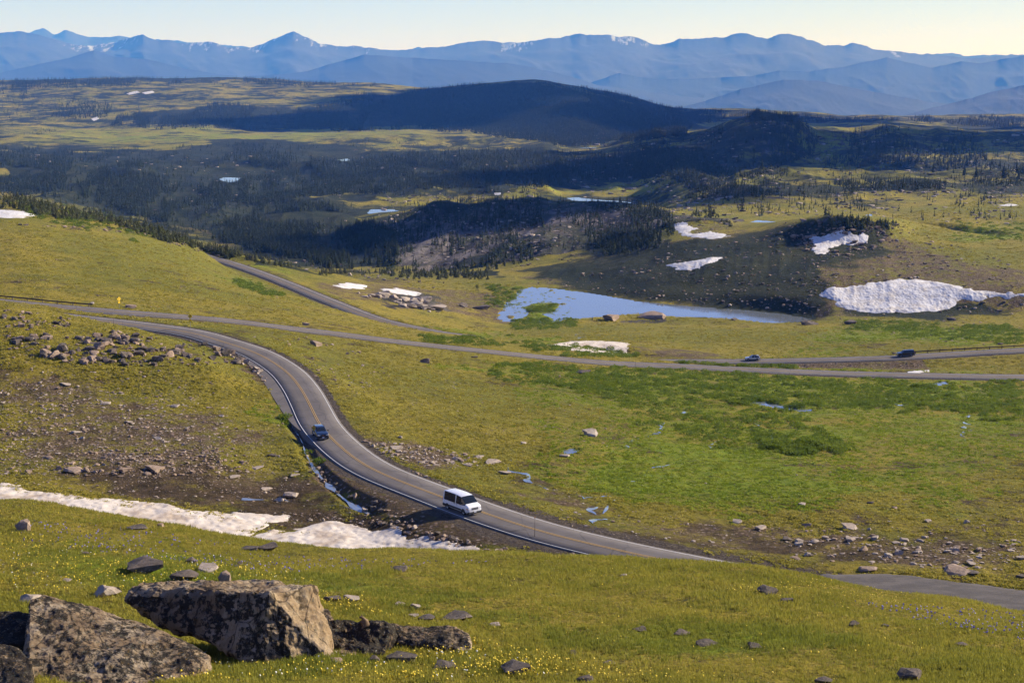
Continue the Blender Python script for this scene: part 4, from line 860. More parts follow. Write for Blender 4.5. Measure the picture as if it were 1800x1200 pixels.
# big foreground boulders from their corner points (photo x, y, forward distance)
def hull_rock(name, pts, drop, label, lichen_and_sun, seed, cuts=5, amp=.09):
    bm = bmesh.new()
    for px, py, Y in pts:
        X, Yv, Z = at_y(px, py, Y); bm.verts.new((float(X), float(Yv), float(Z)))
        if drop: bm.verts.new((float(X), float(Yv)+.15, float(Z)-drop))
    r = bmesh.ops.convex_hull(bm, input=bm.verts)
    bmesh.ops.delete(bm, geom=[v for v in bm.verts if not v.link_faces], context='VERTS')
    for _ in range(cuts):
        ed = [e for e in bm.edges if e.calc_length() > .14]
        bmesh.ops.subdivide_edges(bm, edges=ed, cuts=1, use_grid_fill=True)
        bmesh.ops.triangulate(bm, faces=bm.faces[:])
    for _ in range(2): bmesh.ops.smooth_vert(bm, verts=bm.verts, factor=.35, use_axis_x=True, use_axis_y=True, use_axis_z=True)
    bm.normal_update()
    disp = []
    for v in bm.verts:
        c = v.co
        d = mnoise.fractal(c*.8+Vector((seed, 0, 0)), 1., 2., 5)*amp*1.6+(1-abs(mnoise.noise(Vector((c.x*1.1, c.y*1.1, c.z*2.6))+Vector((0, seed, 0)))))*amp*.9+mnoise.fractal(c*5., .8, 2., 4)*amp*.45
        disp.append(d-amp*.5)
    ns = [v.normal.copy() for v in bm.verts]
    for v, d, n in zip(bm.verts, disp, ns): v.co += n*d
    ctr = sum((v.co for v in bm.verts), Vector())/len(bm.verts)
    zmin = min(v.co.z for v in bm.verts); org = Vector((ctr.x, ctr.y, zmin))
    bm.normal_update(); la = [max(0, min(1, lichen_and_sun(v.normal, v.co))) for v in bm.verts]  # lichen cover mixed with lightening of sunward faces
    for v in bm.verts: v.co -= org
    me = bpy.data.meshes.new(name); bm.to_mesh(me); bm.free(); me.materials.append(M['lichen_rock'])
    at = me.attributes.new('lichen', 'FLOAT', 'POINT'); at.data.foreach_set('value', la)
    o = link(name, me, None, org); tag(o, label, 'rock'); return o
BIG = {}
BIG['B'] = hull_rock('boulder', [(474,1041,49),(553,1034,50.6),(545,1030,51.2),(470,1024,52),(400,1020,52.2),(250,1021,52),(232,1030,51.2),(215,1050,50.8),(455,1170,48),(588,1170,48.8),(583,1120,51),(560,1150,52),(390,1108,50.2),(255,1088,50.6),(470,1140,51.5)], 0, 'biggest boulder with a sunlit orange face at lower left', lambda n, c: (.04 if n.x > .35 else (.12 if n.x < -.45 else (.2 if n.z > .7 else .55))), 3, 6, .10)  # right face golden, top paler, front dark: lighting put into the colour
BIG['A'] = hull_rock('boulder', [(55,1054,48.3),(75,1048,48.8),(140,1060,49),(245,1096,48.6),(310,1122,47.7),(372,1152,46.4),(352,1172,45.6),(300,1192,44.7),(270,1225,43.6),(50,1225,43.3),(40,1150,45.6)], .75, 'slanting slab blotched with black lichen in the bottom left corner', lambda n, c: .42 if n.z > .3 else .3, 9, 6, .08)
BIG['A2'] = hull_rock('boulder', [(-30,1130,44.5),(10,1128,44.6),(30,1140,44.4),(56,1160,43.6),(55,1205,42.2),(50,1225,42),(-30,1225,42)], .6, 'dark blocky rock at the very bottom left corner', lambda n, c: .6, 14, 5, .06)
BIG['A3'] = hull_rock('boulder', [(-40,1085,48),(15,1076,48.6),(50,1080,48.4),(52,1100,47.6),(40,1128,46.8),(-40,1140,46.5)], .8, 'shadowed mossy rock behind the lichened slab at the left edge', lambda n, c: .7, 16, 5, .1)
BIG['C'] = hull_rock('boulder', [(574,1092,51.6),(600,1090,51.8),(645,1095,51.6),(690,1103,51.6),(675,1148,50.0),(600,1148,50),(580,1135,50.4)], .7, 'jagged dark rock the marmot sits on', lambda n, c: .68, 21, 6, .16)
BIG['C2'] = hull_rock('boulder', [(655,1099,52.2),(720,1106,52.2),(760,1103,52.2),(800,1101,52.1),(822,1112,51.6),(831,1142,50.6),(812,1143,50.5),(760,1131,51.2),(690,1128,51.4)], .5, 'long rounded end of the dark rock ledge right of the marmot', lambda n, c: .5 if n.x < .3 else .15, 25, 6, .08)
BIG['C3'] = hull_rock('boulder', [(560,1068,53),(575,1066,53),(592,1090,52.4),(585,1100,52),(560,1095,52.2)], .8, 'leaning rock wedged behind the orange faced boulder', lambda n, c: .4, 31, 5, .07)
BIG['C4'] = hull_rock('boulder', [(582,1142,50),(610,1136,50.3),(632,1143,50.2),(628,1153,49.7),(590,1155,49.6)], .4, 'pale flat rock at the foot of the dark ledge', lambda n, c: .1, 35, 4, .05)

# ------------------------------------------------------------------ trees
def conifer_crown(h, r, levels, per, seed, base=.08, lean=0.):
    g_ = np.random.default_rng(seed); V = []; Fc = []
    for i in range(levels):
        f = i/(levels-1); z = h*(base+(1-base)*f**.92); rr = r*(1-f)**.85*g_.uniform(.75, 1.15)+.03*h*.3
        for k in range(max(3, int(per*(1-f*.5)))):
            a = g_.uniform(0, 6.283); L_ = rr*g_.uniform(.6, 1.15); dr = L_*g_.uniform(.25, .55); w_ = L_*g_.uniform(.22, .36); hh = h/levels*g_.uniform(.5, 1.1)
            c, s = math.cos(a), math.sin(a); n = len(V)
            V += [(0, 0, z+hh), (c*L_*.55-s*w_, s*L_*.55+c*w_, z-dr*.35), (c*L_, s*L_, z-dr), (c*L_*.55+s*w_, s*L_*.55-c*w_, z-dr*.35)]
            Fc += [(n, n+1, n+2), (n, n+2, n+3)]
            if per > 6:
                n = len(V); V += [(c*L_*.35, s*L_*.35, z+hh*.5), (c*L_*.8-s*w_*.2, s*L_*.8+c*w_*.2, z-dr*.3), (c*L_*.75, s*L_*.75, z-dr-hh*.6)]; Fc += [(n, n+1, n+2)]
    n = len(V); V += [(.02*h, 0, h*.9), (-.012*h, .017*h, h*.9), (-.012*h, -.017*h, h*.9), (0, 0, h*1.04)]; Fc += [(n, n+1, n+3), (n+1, n+2, n+3), (n+2, n, n+3)]
    V = np.array(V); V[:, 0] += lean*V[:, 2]**2/h; return V, np.array(Fc)
def trunk_mesh(h, r):
    V = []; Fc = []
    for z, q in ((-.3, 1.2), (h*.12, 1), (h*.55, .6), (h*.97, .15)):
        for k in range(7): a = k/7*6.283; V.append((math.cos(a)*r*q, math.sin(a)*r*q, z))
    for l in range(3):
        for k in range(7): a = l*7+k; b = l*7+(k+1) % 7; Fc.append((a, b, b+7, a+7))
    return np.array(V), np.array(Fc)
crowns = [np_mesh('crown', *conifer_crown(1, r_, 15, 11, 50+i), M['conifer']) for i, r_ in enumerate((.20, .24, .17, .27, .22))]
kcrowns = [np_mesh('crown', *conifer_crown(1, r_, 9, 13, 80+i, .02, l_), M['krummholz']) for i, (r_, l_) in enumerate(((.42, .1), (.5, -.1), (.36, .2), (.6, 0)))]
trunkm = np_mesh('trunk', *trunk_mesh(1, .022), M['bark'])
cand = []
labels = {}
def tree_region(poly, dens, clump, hlo, hhi, kind, key, ymin, seed):
    P = np.asarray(poly, float); area = abs(sum(P[i-1][0]*P[i][1]-P[i][0]*P[i-1][1] for i in range(len(P))))/2
    return P, area
ti = 0
TREELAB = {0: 'dark conifer in the forest filling the valley', 13: 'low bushy conifer on the shrubby crest at upper left', 8: 'lone dark conifer among the slabs of the rocky ridge', 9: 'dark conifer in the clump on the dark slope above the pond', 10: 'dark conifer along the top of the rocky ridge', 7: 'conifer in the tree line along the right plateau edge', 11: 'small conifer beside the curved snow patch', 12: 'small conifer on top of the dark mound', 14: 'low conifer along the forest edge at mid left'}
for ri, (P_, dens, clump) in enumerate(FOREST):
    P = np.asarray(P_, float); r = np.random.default_rng(900+ri)
    area = abs(sum(P[i-1][0]*P[i][1]-P[i][0]*P[i-1][1] for i in range(len(P))))/2
    cy = P[:, 1].mean(); base_d = {True: .42, False: .11}[cy < 235]
    if ri in (13,): base_d = .13
    if ri == 0: base_d = .2
    n = int(area*base_d*dens*(1.6 if ri == 4 else 1))
    x = r.uniform(P[:, 0].min(), P[:, 0].max(), n*5); y = r.uniform(P[:, 1].min(), P[:, 1].max(), n*5)
    k = poly_sd(P_, x, y)+fbm(x/30, y/10, 3, ri)*7 < 0; x, y = x[k][:n*2], y[k][:n*2]
    ym_ = {13: 590, 14: 600}.get(ri, 640 if cy > 400 else 760); h3 = hit(x, y, ym_)
    ok = ~np.isnan(h3[:, 0]); h3 = h3[ok]
    # clearings
    nn = fbm(h3[:, 0]/(18+h3[:, 1]*.016), h3[:, 1]/(40+h3[:, 1]*.05), 5, 77+ri, .6)
    u_ = r.random(len(h3)); keep = (nn > (clump-.5)*.55) | (u_ < .08) if clump > 0 else np.ones(len(h3), bool)
    px_, py_ = project(h3[:, 0], h3[:, 1], h3[:, 2])
    for (mx_, my_, rx_, ry_) in ((30,302,50,8),(420,302,70,9),(600,270,60,12),(560,385,110,13),(620,352,110,9),(1080,340,150,16),(760,300,40,4),(330,345,30,6),(675,375,34,9),(860,345,60,6),(400,316,26,6)):
        keep &= ((px_-mx_)/rx_)**2+((py_-my_)/ry_)**2 > 1
    h3 = h3[keep][:n]
    for p in h3:
        hgt = r.uniform(3.5, 9)*r.uniform(.75, 1.1)
        if ri in (13, 14, 11, 12): hgt = r.uniform(1.8, 4.5)
        if ri in (7, 8, 9, 10): hgt = r.uniform(2.5, 6.5)
        if ri in (15, 16, 17): hgt = r.uniform(2.5, 6)
        if ri in (1, 4): hgt = r.uniform(6, 12)
        if ri in (2, 3, 5, 6): hgt = r.uniform(7, 12)
        cand.append((hgt/p[1], ri, p[0], p[1], p[2], hgt))
for (a, b, hp) in ((1041,562,7),(1411,563,6),(1422,563,4),(1503,570,8),(1514,571,7),(1276,560,4),(1049,565,5)):
    h3 = hit([a], [b], 500)[0]
    if not np.isnan(h3[0]): cand.append((9, 99, h3[0], h3[1], h3[2], hp*h3[1]/F))
h3 = hit([425], [444], 600)[0]; cand.append((9, 98, h3[0], h3[1], h3[2]-.3, 16*h3[1]/F))
TREELAB[99] = 'tiny conifer on the near shore of the pond'; TREELAB[98] = 'dark conifer standing apart at the foot of the left crest'
cand.sort(key=lambda c: -c[0])
for i, (_, ri, X, Y, Z, hg) in enumerate(cand[:290]):
    kr = ri in (13, 14, 12, 11)
    t = empty('conifer_tree', (X, Y, Z-.15), random.uniform(0, 6.28)); t.scale = (hg, hg, hg)
    c = link('crown', random.choice(kcrowns if kr else crowns), t); k = link('trunk', trunkm, t)
    if kr: c.scale = (1.1, 1.1, 1)
    tag(t, TREELAB.get(ri, 'dark conifer on the far hills'), 'tree', 'trees: '+TREELAB.get(ri, 'far hills'))
def merge_trees(lst, name, label, mat, lv, per, rad, seed):
    var = [conifer_crown(1, rad*(.8+.1*j), lv, per, seed+j) for j in range(5)]
    Vs = []; Fs = []; off = 0
    for j in range(5):
        L_ = np.array([(c[2], c[3], c[4], c[5]) for c in lst[j::5]]); n = len(L_)
        if not n: continue
        V, Fc = var[j]; an = RNG.uniform(0, 6.28, n); wd = RNG.uniform(.8, 1.25, n); c, s = np.cos(an), np.sin(an)
        x = (V[None, :, 0]*c[:, None]-V[None, :, 1]*s[:, None])*L_[:, 3:4]*wd[:, None]+L_[:, 0:1]
        y = (V[None, :, 0]*s[:, None]+V[None, :, 1]*c[:, None])*L_[:, 3:4]*wd[:, None]+L_[:, 1:2]
        z = V[None, :, 2]*L_[:, 3:4]+L_[:, 2:3]-.2
        Vs.append(np.stack([x, y, z], -1).reshape(-1, 3)); Fs.append((Fc[None]+(np.arange(n)*len(V))[:, None, None]).reshape(-1, 3)+off); off += n*len(V)
    tag(link(name, np_mesh(name, np.concatenate(Vs), np.concatenate(Fs), mat)), label, 'forest', kind='stuff')
restt = cand[290:]
merge_trees([c for c in restt if c[1] in (13, 14, 11, 12)], 'dwarf_conifers', 'low conifer scrub covering the upper left crest', M['krummholz'], 6, 8, .45, 11)
merge_trees([c for c in restt if c[1] not in (13, 14, 11, 12) and c[3] < 2600], 'forest', 'dark conifer forest filling the valley', M['conifer'], 8, 5, .29, 21)
merge_trees([c for c in restt if c[1] not in (13, 14, 11, 12) and c[3] >= 2600], 'forest', 'distant conifer forest on the plateau and ridge', M['conifer'], 4, 4, .30, 31)

# ------------------------------------------------------------------ willow scrub, grass, flowers
def clump_shape(n, seed, leaf=.16):
    g_ = np.random.default_rng(seed); V = []; Fc = []
    for i in range(n):
        a = g_.uniform(0, 6.283); q = math.sqrt(g_.random()); z = (1-q*q)*g_.uniform(.5, 1.05)*.5; p = np.array([math.cos(a)*q, math.sin(a)*q, max(z, 0)])
        d = g_.normal(size=3); d[2] = abs(d[2])+.3; d /= np.linalg.norm(d); e = np.cross(d, g_.normal(size=3)); e /= np.linalg.norm(e)
        k = len(V); V += [p-e*leaf*.6, p+e*leaf*.6, p+d*leaf*1.5]; Fc.append((k, k+1, k+2))
    return np.array(V), np.array(Fc)
def merge_shapes(name, shapes, P, S, mat, label, cat, sz=None):
    Vs = []; Fs = []; off = 0; nv = len(shapes)
    for j in range(nv):
        p = P[j::nv]; s = S[j::nv]; n = len(p)
        if not n: continue
        V, Fc = shapes[j]; an = RNG.uniform(0, 6.28, n); c, q = np.cos(an), np.sin(an); zz = s if sz is None else sz[j::nv]
        x = (V[None, :, 0]*c[:, None]-V[None, :, 1]*q[:, None])*s[:, None]+p[:, 0:1]; y = (V[None, :, 0]*q[:, None]+V[None, :, 1]*c[:, None])*s[:, None]+p[:, 1:2]
        z = V[None, :, 2]*zz[:, None]+p[:, 2:3]; Vs.append(np.stack([x, y, z], -1).reshape(-1, 3)); Fs.append((Fc[None]+(np.arange(n)*len(V))[:, None, None]).reshape(-1, Fc.shape[1])+off); off += n*len(V)
    o = link(name, np_mesh(name, np.concatenate(Vs), np.concatenate(Fs), mat)); tag(o, label, cat, kind='stuff'); return o
WIL = [([(880,638),(1300,655),(1800,680),(1800,740),(1600,720),(1300,700),(1000,690),(860,660)], 2300, VAL), ([(1080,690),(1400,720),(1480,790),(1300,800),(1130,740)], 420, VAL), ([(1330,760),(1500,790),(1490,805),(1340,790)], 260, VAL), ([(740,590),(900,600),(1120,625),(1100,628),(900,612),(740,598)], 420, VAL), ([(1180,636),(1400,642),(1390,648),(1200,644)], 160, VAL),
 ([(410,492),(450,500),(500,520),(480,520),(420,500)], 160, VAL), ([(498,732),(520,742),(580,800),(560,812),(530,770)], 330, VAL), ([(1480,560),(1800,575),(1800,605),(1650,600),(1500,580)], 700, VAL), ([(905,560),(1000,560),(1020,580),(900,575)], 260, VAL), ([(930,533),(980,533),(975,545),(940,548)], 140, VAL), ([(860,500),(920,505),(890,540),(850,540)], 160, VAL), ([(1680,390),(1800,400),(1800,425),(1690,412)], 120, VAL), ([(0,345),(200,380),(380,440),(300,420),(100,390)], 500, 560)]
pp = []; ss = []
for i, (P_, n, y_) in enumerate(WIL):
    P = np.asarray(P_, float); r = np.random.default_rng(60+i); x = r.uniform(P[:, 0].min(), P[:, 0].max(), n*9); y = r.uniform(P[:, 1].min(), P[:, 1].max(), n*9)
    k = poly_sd(P_, x, y)+fbm(x/45, y/14, 5, 88, .65)*26 < 2; h3 = hit(x[k][:n*3], y[k][:n*3], y_); h3 = h3[~np.isnan(h3[:, 0])]
    k = fbm(h3[:, 0]/9, h3[:, 1]/11, 5, 8, .7) > (.05 if n > 600 else -.1)+r.uniform(-.5, .5, len(h3)); k &= gsample(roaddist, h3[:, 0], h3[:, 1]) > 4.6; h3 = h3[k][:n]
    pp.append(h3); ss.append(r.uniform(.4, 1.1, len(h3))*(1+h3[:, 1]/1100))
pp = np.concatenate(pp); ss = np.concatenate(ss)
merge_shapes('willow_scrub', [clump_shape(70, j) for j in range(8)], pp, ss, M['willow'], 'low green willow scrub in the wet meadow', 'scrub', ss*1.05)
# tussocks over the middle slopes
def pix_points(P_, n, ym_, seed):
    P = np.asarray(P_, float); r = np.random.default_rng(seed); x = r.uniform(P[:, 0].min(), P[:, 0].max(), n*3); y = r.uniform(P[:, 1].min(), P[:, 1].max(), n*3)
    k = poly_sd(P_, x, y) < 0; h3 = hit(x[k][:n], y[k][:n], ym_); return h3[~np.isnan(h3[:, 0])]
T3 = np.concatenate([pix_points([(-40,380),(300,430),(700,560),(1000,590),(1840,570),(1840,1080),(1400,1020),(1000,985),(500,960),(-40,885)], 60000, VAL, 501), pix_points([(600,480),(900,500),(1840,330),(1840,600),(1000,600)], 12000, VAL, 502)])
k = (gsample(roaddist, T3[:, 0], T3[:, 1]) > 5.0) & (fbm(T3[:, 0]/(1+T3[:, 1]/60), T3[:, 1]/(3+T3[:, 1]/22), 4, 61) > RNG.uniform(-.9, .5, len(T3))); T3 = T3[k]
TZ = RNG.uniform(.5, 1.2, len(T3))*(.22+T3[:, 1]*.0011)
lm = gsample(lush, T3[:, 0], T3[:, 1])+.45*fbm(T3[:, 0]/20, T3[:, 1]/30, 5, 64, .7) > .42; sc_ = gsample(scree, T3[:, 0], T3[:, 1])+gsample(dirt, T3[:, 0], T3[:, 1]) +gsample(dark_slope, T3[:, 0], T3[:, 1])*1.2 > RNG.uniform(.2, .9, len(T3))
M['tuss'] = foliage_material('golden_tussock', (.30, .265, .038), (.40, .34, .06), (.16, .165, .024)); M['tussg'] = foliage_material('green_tussock', (.19, .26, .018), (.29, .33, .03), (.09, .14, .013))
for q_, mt, lab in ((~lm & ~sc_, 'tuss', 'golden grass tussocks over the open slopes'), (lm & ~sc_, 'tussg', 'green sedge tussocks in the wet meadow')):
    translucent(M[mt], .35); merge_shapes('tussocks', [clump_shape(16, 40+j, .42) for j in range(8)], T3[q_], TZ[q_], M[mt], lab, 'grass', TZ[q_]*.55)
# foreground grass
n = 130000; yv = np.exp(RNG.uniform(math.log(40), math.log(100), n)); tv = RNG.uniform(-.40, .40, n); xv = yv*tv
zz_ = ground(xv, yv); P = np.column_stack([xv, yv, zz_-.02]); dens = fbm(xv/2.5, yv/2.5, 4, 4); k = dens > RNG.uniform(-.8, .35, n); P = P[k]
def tuft(nb, seed):
    g_ = np.random.default_rng(seed); V = []; Fc = []
    for i in range(nb):
        a = g_.uniform(0, 6.283); b0 = g_.normal(size=2)*.35; l_ = g_.uniform(.5, 1.1); ln = g_.uniform(.15, .6); w_ = .09; k = len(V)
        c, s = math.cos(a), math.sin(a); V += [(b0[0]-s*w_, b0[1]+c*w_, 0), (b0[0]+s*w_, b0[1]-c*w_, 0), (b0[0]+c*ln, b0[1]+s*ln, l_)]; Fc.append((k, k+1, k+2))
    return np.array(V), np.array(Fc)
sz = RNG.uniform(.10, .20, len(P))*(1+.5*fbm(P[:, 0]/6, P[:, 1]/6, 3, 14))
gl = gsample(lush, P[:, 0], P[:, 1])+.5*fbm(P[:, 0]/5, P[:, 1]/5, 4, 91) > .38
M['lush_grass'] = foliage_material('lush_grass_blades', (.20, .22, .03), (.28, .27, .045), (.13, .16, .02)); translucent(M['lush_grass'], .4)
merge_shapes('grass', [tuft(9, j) for j in range(10)], P[~gl], sz[~gl]*1.2, M['grass'], 'short golden grass on the foreground slope', 'grass', sz[~gl])
merge_shapes('grass', [tuft(9, j) for j in range(10)], P[gl], sz[gl]*1.2, M['lush_grass'], 'greener grass in the hollows of the foreground slope', 'grass', sz[gl]*1.15)
FL = np.array([(1, 0, 0), (.3, .95, 0), (-.8, .6, 0), (-.8, -.6, 0), (.3, -.95, 0), (0, 0, .5)])
FLF = np.array([(0, 1, 5), (1, 2, 5), (2, 3, 5), (3, 4, 5), (4, 0, 5), (0, 2, 1), (0, 3, 2), (0, 4, 3)])
def flowers(name, polys, mat, label, size, seed, hgt=.2):
    A_ = []
    for i, (P_, n) in enumerate(polys):
        P = np.asarray(P_, float); r = np.random.default_rng(seed+i); x = r.uniform(P[:, 0].min(), P[:, 0].max(), n*5); y = r.uniform(P[:, 1].min(), P[:, 1].max(), n*5)
        k = poly_sd(P_, x, y) < 0; h3 = hit(x[k][:n*2], y[k][:n*2], FG, 105); h3 = h3[~np.isnan(h3[:, 0])]
        k = fbm(h3[:, 0]/2.2, h3[:, 1]/2.2, 3, 18+seed) > RNG.uniform(-.6, .3, len(h3)); A_.append(h3[k][:n])
    A_ = np.concatenate(A_); A_[:, 2] += RNG.uniform(hgt*.6, hgt*1.3, len(A_))
    V = FL.copy(); V[:, 2] += 0; sh = []
    for j in range(6):
        r = np.random.default_rng(j+seed); tl = Matrix.Rotation(r.uniform(.3, 1.1), 3, 'X') @ Matrix.Rotation(r.uniform(0, 6), 3, 'Z'); hv = V@np.array(tl).T
        st_ = np.array([(.08, 0, -.1), (-.08, 0, -.1), (0, 0, -hgt/size*1.1)]); sh.append((np.concatenate([hv, st_]), np.concatenate([FLF, [(6, 7, 8)]])))
    merge_shapes(name, sh, A_, RNG.uniform(.7, 1.3, len(A_))*size, mat, label, 'flowers')
flowers('yellow_flowers', [([(0,935),(250,970),(480,990),(560,1030),(420,1020),(200,1040),(0,1050)], 850), ([(360,1110),(560,1170),(1000,1160),(1300,1200),(250,1200)], 450), ([(660,1110),(850,1130),(1100,1185),(900,1195),(700,1155)], 450), ([(560,1040),(700,1090),(560,1080)], 130), ([(0,890),(500,960),(1200,1000),(1800,1100),(1800,1200),(500,1200),(0,950)], 300), ([(340,1120),(460,1150),(420,1165)], 100), ([(1250,1040),(1450,1020),(1700,1070),(1500,1060)], 150)], M['yellow'], 'small yellow wildflowers dotting the foreground grass', .033, 1)
flowers('white_flowers', [([(0,960),(400,960),(560,1030),(0,1040)], 91), ([(300,1150),(900,1150),(1000,1200),(300,1200)], 91)], M['white_petal'], 'small white wildflowers among the yellow ones', .032, 2)
flowers('blue_flowers', [([(20,915),(200,925),(420,960),(200,965),(20,950)], 180), ([(1500,1060),(1800,1080),(1800,1130),(1600,1090)], 180), ([(0,950),(500,980),(900,990),(500,1010)], 300)], M['blue_petal'], 'small blue lupines in patches of the foreground grass', .045, 3, .14)

# ------------------------------------------------------------------ vehicles
def bmesh_obj(name, V, Fc, mat, parent, smooth=False):
    me = bpy.data.meshes.new(name); me.from_pydata([tuple(v) for v in V], [], [tuple(f) for f in Fc]); me.materials.append(mat)
    for p in me.polygons: p.use_smooth = smooth
    me.update(); return link(name, me, parent)
def box(name, c, s, mat, parent, bev=0., rot=None):
    bm = bmesh.new(); bmesh.ops.create_cube(bm, size=1); bmesh.ops.scale(bm, vec=s, verts=bm.verts)
    if bev: bmesh.ops.bevel(bm, geom=bm.edges[:], offset=bev, segments=2, affect='EDGES')
    if rot: bmesh.ops.rotate(bm, verts=bm.verts, cent=(0, 0, 0), matrix=rot)
    bmesh.ops.translate(bm, vec=c, verts=bm.verts); me = bpy.data.meshes.new(name); bm.to_mesh(me); bm.free(); me.materials.append(mat); return link(name, me, parent)
def lathe_y(prof, seg=24):
    V = []; Fc = []
    for y, r in prof:
        for k in range(seg): a = k/seg*6.28318; V.append((math.cos(a)*r, y, math.sin(a)*r))
    for l in range(len(prof)-1):
        for k in range(seg): a = l*seg+k; b = l*seg+(k+1) % seg; Fc.append((a, b, b+seg, a+seg))
    return V, Fc
M['glass'] = simple('tinted_glass', (.012, .016, .02), .05); M['tyre'] = simple('tyre_rubber', (.02, .02, .02), .8); M['alloy'] = simple('alloy_rim', (.55, .56, .58), .35, .8)
M['black_plastic'] = simple('black_plastic', (.018, .018, .02), .6); M['lamp_glass'] = simple('headlight_lens', (.75, .78, .82), .12); M['red_lamp'] = simple('tail_light_lens', (.45, .015, .015), .2)
M['plate'] = simple('licence_plate_blank', (.6, .62, .68), .4); M['amber'] = simple('amber_lens', (.8, .28, .03), .25)
M['white_car'] = simple('white_car_paint', (.78, .79, .81), .28, 0, coat=.6); M['navy'] = simple('dark_blue_car_paint', (.015, .028, .06), .22, .3, coat=.8)
M['silver'] = simple('silver_car_paint', (.55, .57, .60), .3, .4, coat=.6); M['black_car'] = simple('black_car_paint', (.014, .014, .016), .2, .2, coat=.8)
def vehicle(name, loc, heading, tilt, st, W, wheels, wr, paint, label, cat, glass_side, glass_front, glass_rear, extras):
    """st: stations front(+x) to rear: (x, zbottom, zbelt, ztop, widthfactor, topfactor)"""
    root = empty(name, loc, heading); root.rotation_euler = (tilt[0], tilt[1], heading); tag(root, label, cat, 'cars on the mountain roads')
    V = []
    for x, zb, zl, zt, wf, tf in st:
        w = W/2*wf; zm = zb+(zl-zb)*.55
        half = [(w*.86, zb), (w*.985, zb+.14), (w, zm), (w*.965, zl), (w*tf, zt-.05 if zt-zl > .2 else zt-.01), (w*tf*.86, zt), (0, zt+.015)]
        ring = [(x, y, z) for y, z in half]+[(x, -y, z) for y, z in half[:-1]][::-1]
        V += ring
    n = 13; body = []; gs = {'side_window': [], 'windscreen': [], 'rear_window': []}
    for i in range(len(st)-1):
        for k in range(n):
            a = i*n+k; b = i*n+(k+1) % n; f = (a, a+n, b+n, b)
            side = k in (3, 8); top = k in (4, 5, 6, 7)
            if side and i in glass_side: gs['side_window'].append((f, k))
            elif top and i in glass_front: gs['windscreen'].append((f, 0))
            elif top and i in glass_rear: gs['rear_window'].append((f, 0))
            else: body.append(f)
    body.append(tuple(range(n))); body.append(tuple((len(st)-1)*n+k for k in range(n))[::-1])
    bo = bmesh_obj('body', V, body, paint, root)
    bv = bo.modifiers.new('bevel', 'BEVEL'); bv.width = .03; bv.segments = 2; bv.limit_method = 'ANGLE'; bv.angle_limit = R(25)
    for p in bo.data.polygons: p.use_smooth = True
    def sub(nm, fs):
        ids = sorted({i for f in fs for i in f}); mp = {a: b for b, a in enumerate(ids)}
        bmesh_obj(nm, [V[i] for i in ids], [tuple(mp[i] for i in f) for f in fs], M['glass'], root)
    for ks_ in (3, 8):
        fs = sorted([f for f, k in gs['side_window'] if k == ks_], key=lambda f: f[0]); run = []
        for f in fs:
            if run and f[0]//13 != run[-1][0]//13+1: sub('side_window', run); run = []
            run.append(f)
        if run: sub('side_window', run)
    for nm in ('windscreen', 'rear_window'):
        fs = [f for f, k in gs[nm]]
        if fs: sub(nm, fs)
    tv, tf_ = lathe_y([(-.12, wr*.62), (-.125, wr*.9), (-.09, wr), (.09, wr), (.125, wr*.9), (.12, wr*.62)])
    rvv, rf = lathe_y([(.10, wr*.64), (.115, wr*.6), (.07, wr*.5), (.06, wr*.15), (.09, 0.001)])
    for k in range(6):
        a = k/6*6.283; c, s = math.cos(a), math.sin(a); o = len(rvv); w_ = wr*.07
        rvv += [(c*.08*wr-s*w_, .10, s*.08*wr+c*w_), (c*.08*wr+s*w_, .10, s*.08*wr-c*w_), (c*.6*wr+s*w_, .10, s*.6*wr-c*w_), (c*.6*wr-s*w_, .10, s*.6*wr+c*w_)]; rf += [(o, o+1, o+2, o+3)]
    tme = np_mesh('tyre', np.array(tv), np.array(tf_), M['tyre'], True)
    rme = bpy.data.meshes.new('rim'); rme.from_pydata(rvv, [], rf); rme.materials.append(M['alloy'])
    av, af = [], []
    for k in range(17):
        a = math.pi*(-.06+1.12*k/16)
        for r_ in (wr*1.02, wr*1.2): av.append((math.cos(a)*r_, 0, math.sin(a)*r_)); 
        for r_ in (wr*1.2, wr*1.02): av.append((math.cos(a)*r_, -.06, math.sin(a)*r_))
    for k in range(16):
        for j in range(4): a = k*4+j; b = k*4+(j+1) % 4; af.append((a, b, b+4, a+4))
    wellv = [(0, 0, 0)]+[(math.cos(t)*wr*1.12, 0, math.sin(t)*wr*1.12) for t in np.linspace(-.2, math.pi+.2, 20)]; wellf = [(0, i+1, i+2) for i in range(19)]
    for wx in wheels:
        for s in (1, -1):
            w_ = empty('wheel', (wx, s*(W/2-.13), wr)); w_.parent = root; w_.rotation_euler = (0, 0, 0 if s > 0 else math.pi)
            link('tyre', tme, w_); link('rim', rme, w_)
            ar = bmesh_obj('wheel_arch', [(x+wx, s*(W/2+.012)+s*y, z+wr) for x, y, z in av], af, M['black_plastic'], root)
            bmesh_obj('wheel_well', [(x+wx, s*(W/2+.004), z+wr) for x, y, z in wellv], wellf, M['black_plastic'], root)
    extras(root, W)
    return root
